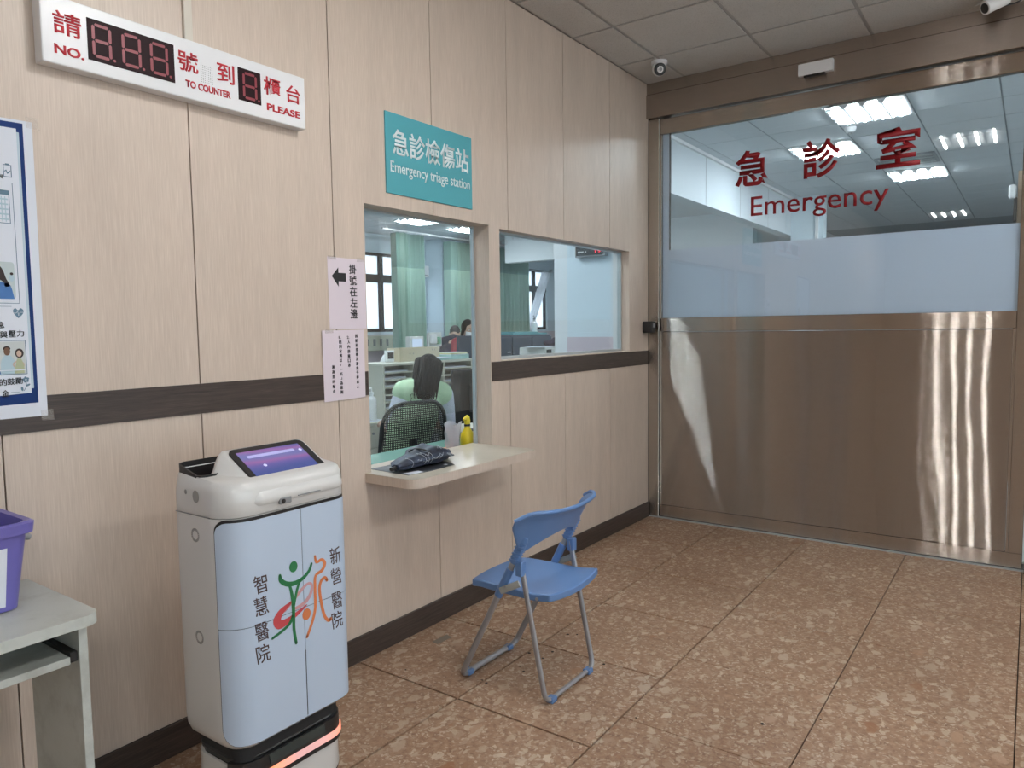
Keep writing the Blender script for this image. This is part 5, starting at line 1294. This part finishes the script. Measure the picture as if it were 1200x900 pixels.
for y in (14.35,15.7): part('rod_bracket', M_ALU, (WX+.0005,-7.53,y-.015,y+.015,2.85,2.93), swg)
# wall units under and beside the far window
hv = thing('window_bench', 'cream slotted bedhead panel under the black framed window', 'wall panel', (WX+.06, 9.7, 1.08))
part('panel', mat('cream enamel', (.60,.60,.50), .5), (WX+.009,WX+.10,9.05,10.3,1.08,1.36), hv, .004)
for k in range(7): part('slot', M_GREYP, (WX+.1005,WX+.103,9.14+.165*k,9.20+.165*k,1.17,1.30), hv)
ac = thing('wall_unit', 'small white wall unit high between the two green curtains', 'wall box', (WX+.08, 10.75, 2.6)); part('body', M_WHITE, (WX+.001,WX+.16,10.55,10.98,2.50,2.72), ac, .01, 2); part('grille', M_GREYP, (WX+.1605,WX+.163,10.6,10.93,2.52,2.54), ac)
# bed under the window
bd = thing('hospital_bed', 'hospital bed with rumpled linen under the black framed window', 'bed', (-5.0, 8.0, 0))
part('frame', M_ALU, (-6.5,-4.9,6.9,7.8,.45,.52), bd, .005); part('mattress', mat('beige mattress', (.42,.36,.28), .8), (-6.48,-4.92,6.93,7.77,.52,.64), bd, .03, 3)
for x in (-6.4,-5.0):
    for y in (6.95,7.75): B().tube([(x,y,.0),(x,y,.45)], .02, 8).obj('leg', M_ALU, bd, smooth=40)
part('headboard', M_CRM, (-6.55,-6.5,6.9,7.8,.45,1.05), bd, .01, 2)
part('side_rail', M_ALU, (-6.1,-5.2,7.80,7.82,.62,.90), bd, .004)

# things seen through the second opening
M_DKC = mat('dark slate cabinet', (.055,.07,.095), .45)
ys = [6.45,6.86,7.27,7.72]
for i, (ya, yb) in enumerate(zip(ys, ys[1:])):
    cb = thing('storage_cabinet', ['dark slate cabinet nearest the left side of the second opening','dark slate cabinet in the middle of the row of three','dark slate cabinet behind the grey printer'][i], 'cabinet', (-2.75, (ya+yb)/2, 0), 'dark slate cabinets in the ward')
    part('body', M_DKC, (-3.0,-2.52,ya+.002,yb-.002,0,1.385), cb, .004)
    for za, zb in ((.06,.62),(.64,1.0),(1.02,1.36)):
        d_ = part('door', M_DKC, (-2.519,-2.503,ya+.012,yb-.012,za,zb), cb, .003); part('handle', M_ALU, (-2.5025,-2.492,yb-.10,yb-.04,(za+zb)/2-.006,(za+zb)/2+.006), d_, .002)
bl = thing('teal_sheet', 'folded teal sheet lying on the dark slate cabinets', 'linen', (-2.75, 7.3, 1.386))
part('lower_fold', mat('teal linen', (.12,.34,.37), .8), (-2.95,-2.55,6.95,7.68,1.386,1.405), bl, .006, 2); part('upper_fold', MATS['teal linen'], (-2.93,-2.56,7.0,7.5,1.4055,1.42), bl, .006, 2)
sz = thing('soap_bottle', 'clear white bottle standing on the teal sheet by the far window', 'bottle', (-2.7, 7.58, 1.406))
B().lathe([(.036,0),(.038,.01),(.038,.12),(.014,.14),(.014,.16)], (-2.7,7.62,1.4065), 16).obj('bottle_body', M_WHITE, sz, smooth=45)
B().lathe([(.016,0),(.016,.02),(.005,.022),(.005,.05)], (-2.7,7.62,1.567), 12).tube([(-2.7,7.62,1.615),(-2.68,7.57,1.613)], .007, 6).obj('pump', M_GREYP, sz, smooth=40)
pr_ = thing('printer', 'pale grey printer on a stand at the lower edge of the second opening', 'printer', (-1.4, 5.35, .95))
st_ = thing('printer_stand', 'grey metal stand carrying the printer behind the second opening', 'stand', (-1.4, 5.45, 0))
part('cabinet', M_GREYP, (-1.52,-1.2,5.55,6.1,0,.999), st_, .004); part('door', M_GREYP, (-1.1995,-1.19,5.57,6.08,.05,.95), st_, .003)
part('body', M_OFFW, (-1.50,-1.21,5.56,5.80,1.0,1.285), pr_, .01, 2); part('control_panel', M_BLACK, (-1.2095,-1.206,5.58,5.66,1.23,1.265), pr_); part('tray', M_OFFW, (-1.209,-1.16,5.59,5.77,1.07,1.085), pr_, .003); part('logo_strip', M_GREYP, (-1.2095,-1.207,5.58,5.63,1.14,1.17), pr_)
sh_ = thing('loose_papers', 'loose white papers spread over the printer', 'paper', (-1.35, 5.45, 1.301))
for k, (a, dx, dy) in enumerate(((.3,0,0),(-.25,.03,.05))):
    o = B().box(-.10,.10,-.15,.15,0,.002).xf(Matrix.Translation((-1.34+dx,5.66+dy,1.2865+.003*k)) @ Matrix.Rotation(a,4,'Z')).obj('sheet', M_PAPER, sh_)
dbg = thing('dark_bag', 'dark cloth bag lying behind the loose papers', 'bag', (-1.5, 5.64, 1.0))
part('box_below', M_OFFW, (-1.5,-1.22,5.83,6.08,1.0,1.27), dbg, .01, 2)
t = B().ball((-1.36,5.955,1.315), .11, .10, .05, 18)
for v in t.bm.verts: v.co.z = max(1.2715, v.co.z+.012*sin(40*v.co.x+23*v.co.y))
t.obj('cloth', mat('dark plum cloth', (.022,.015,.03), .8), dbg, smooth=60)
# LED information board on the partition wall
lb = thing('led_board', 'small dark led board with red digits on the pale blue partition wall', 'display', (-.49, YD, 2.1))
part('case', M_GREYP, (-.625,-.352,YD-.035,YD+.012,2.018,2.20), lb, .004); part('face', M_BLACK, (-.612,-.365,YD-.0365,YD-.035,2.03,2.19), lb)
FL = DW(YD-.0368); M_LR = mat('red led', (.3,.02,.02), .4, emit=(1,.06,.10), es=1.6); M_LWt = mat('white board print', (.6,.6,.6), .5)
for j, z in enumerate((2.058,2.105,2.155)):
    flat('printed_line', M_LWt, lb, FL, rect(-.597,-.545,z-.006,z+.006)); flat('printed_line', M_LWt, lb, FL, rect(-.532,-.52,z-.005,z+.005))
    text('led_digits', ('19','125','28')[j], M_LR, lb, FL, -.43+.015*(j == 0), z, (.055,.09,.055)[j], .026, .01)
# speaker on the corridor wall at the right edge of the door glass
cp = sbox('wall_corner', mat('tan corridor panel', (.34,.25,.18), .6), (2.232, 2.5, 8.0, 8.15, 0, 2.80))
spk = thing('wall_speaker', 'white corridor wall speaker on black bracket at the right edge of the door glass', 'speaker', (2.19, 7.95, 2.6))
part('body', M_WHITE, (2.165,2.225,7.90,7.99,2.55,2.67), spk, .02, 3); part('bracket', M_BLACK, (2.205,2.2315,7.93,8.02,2.35,2.56), spk, .004)
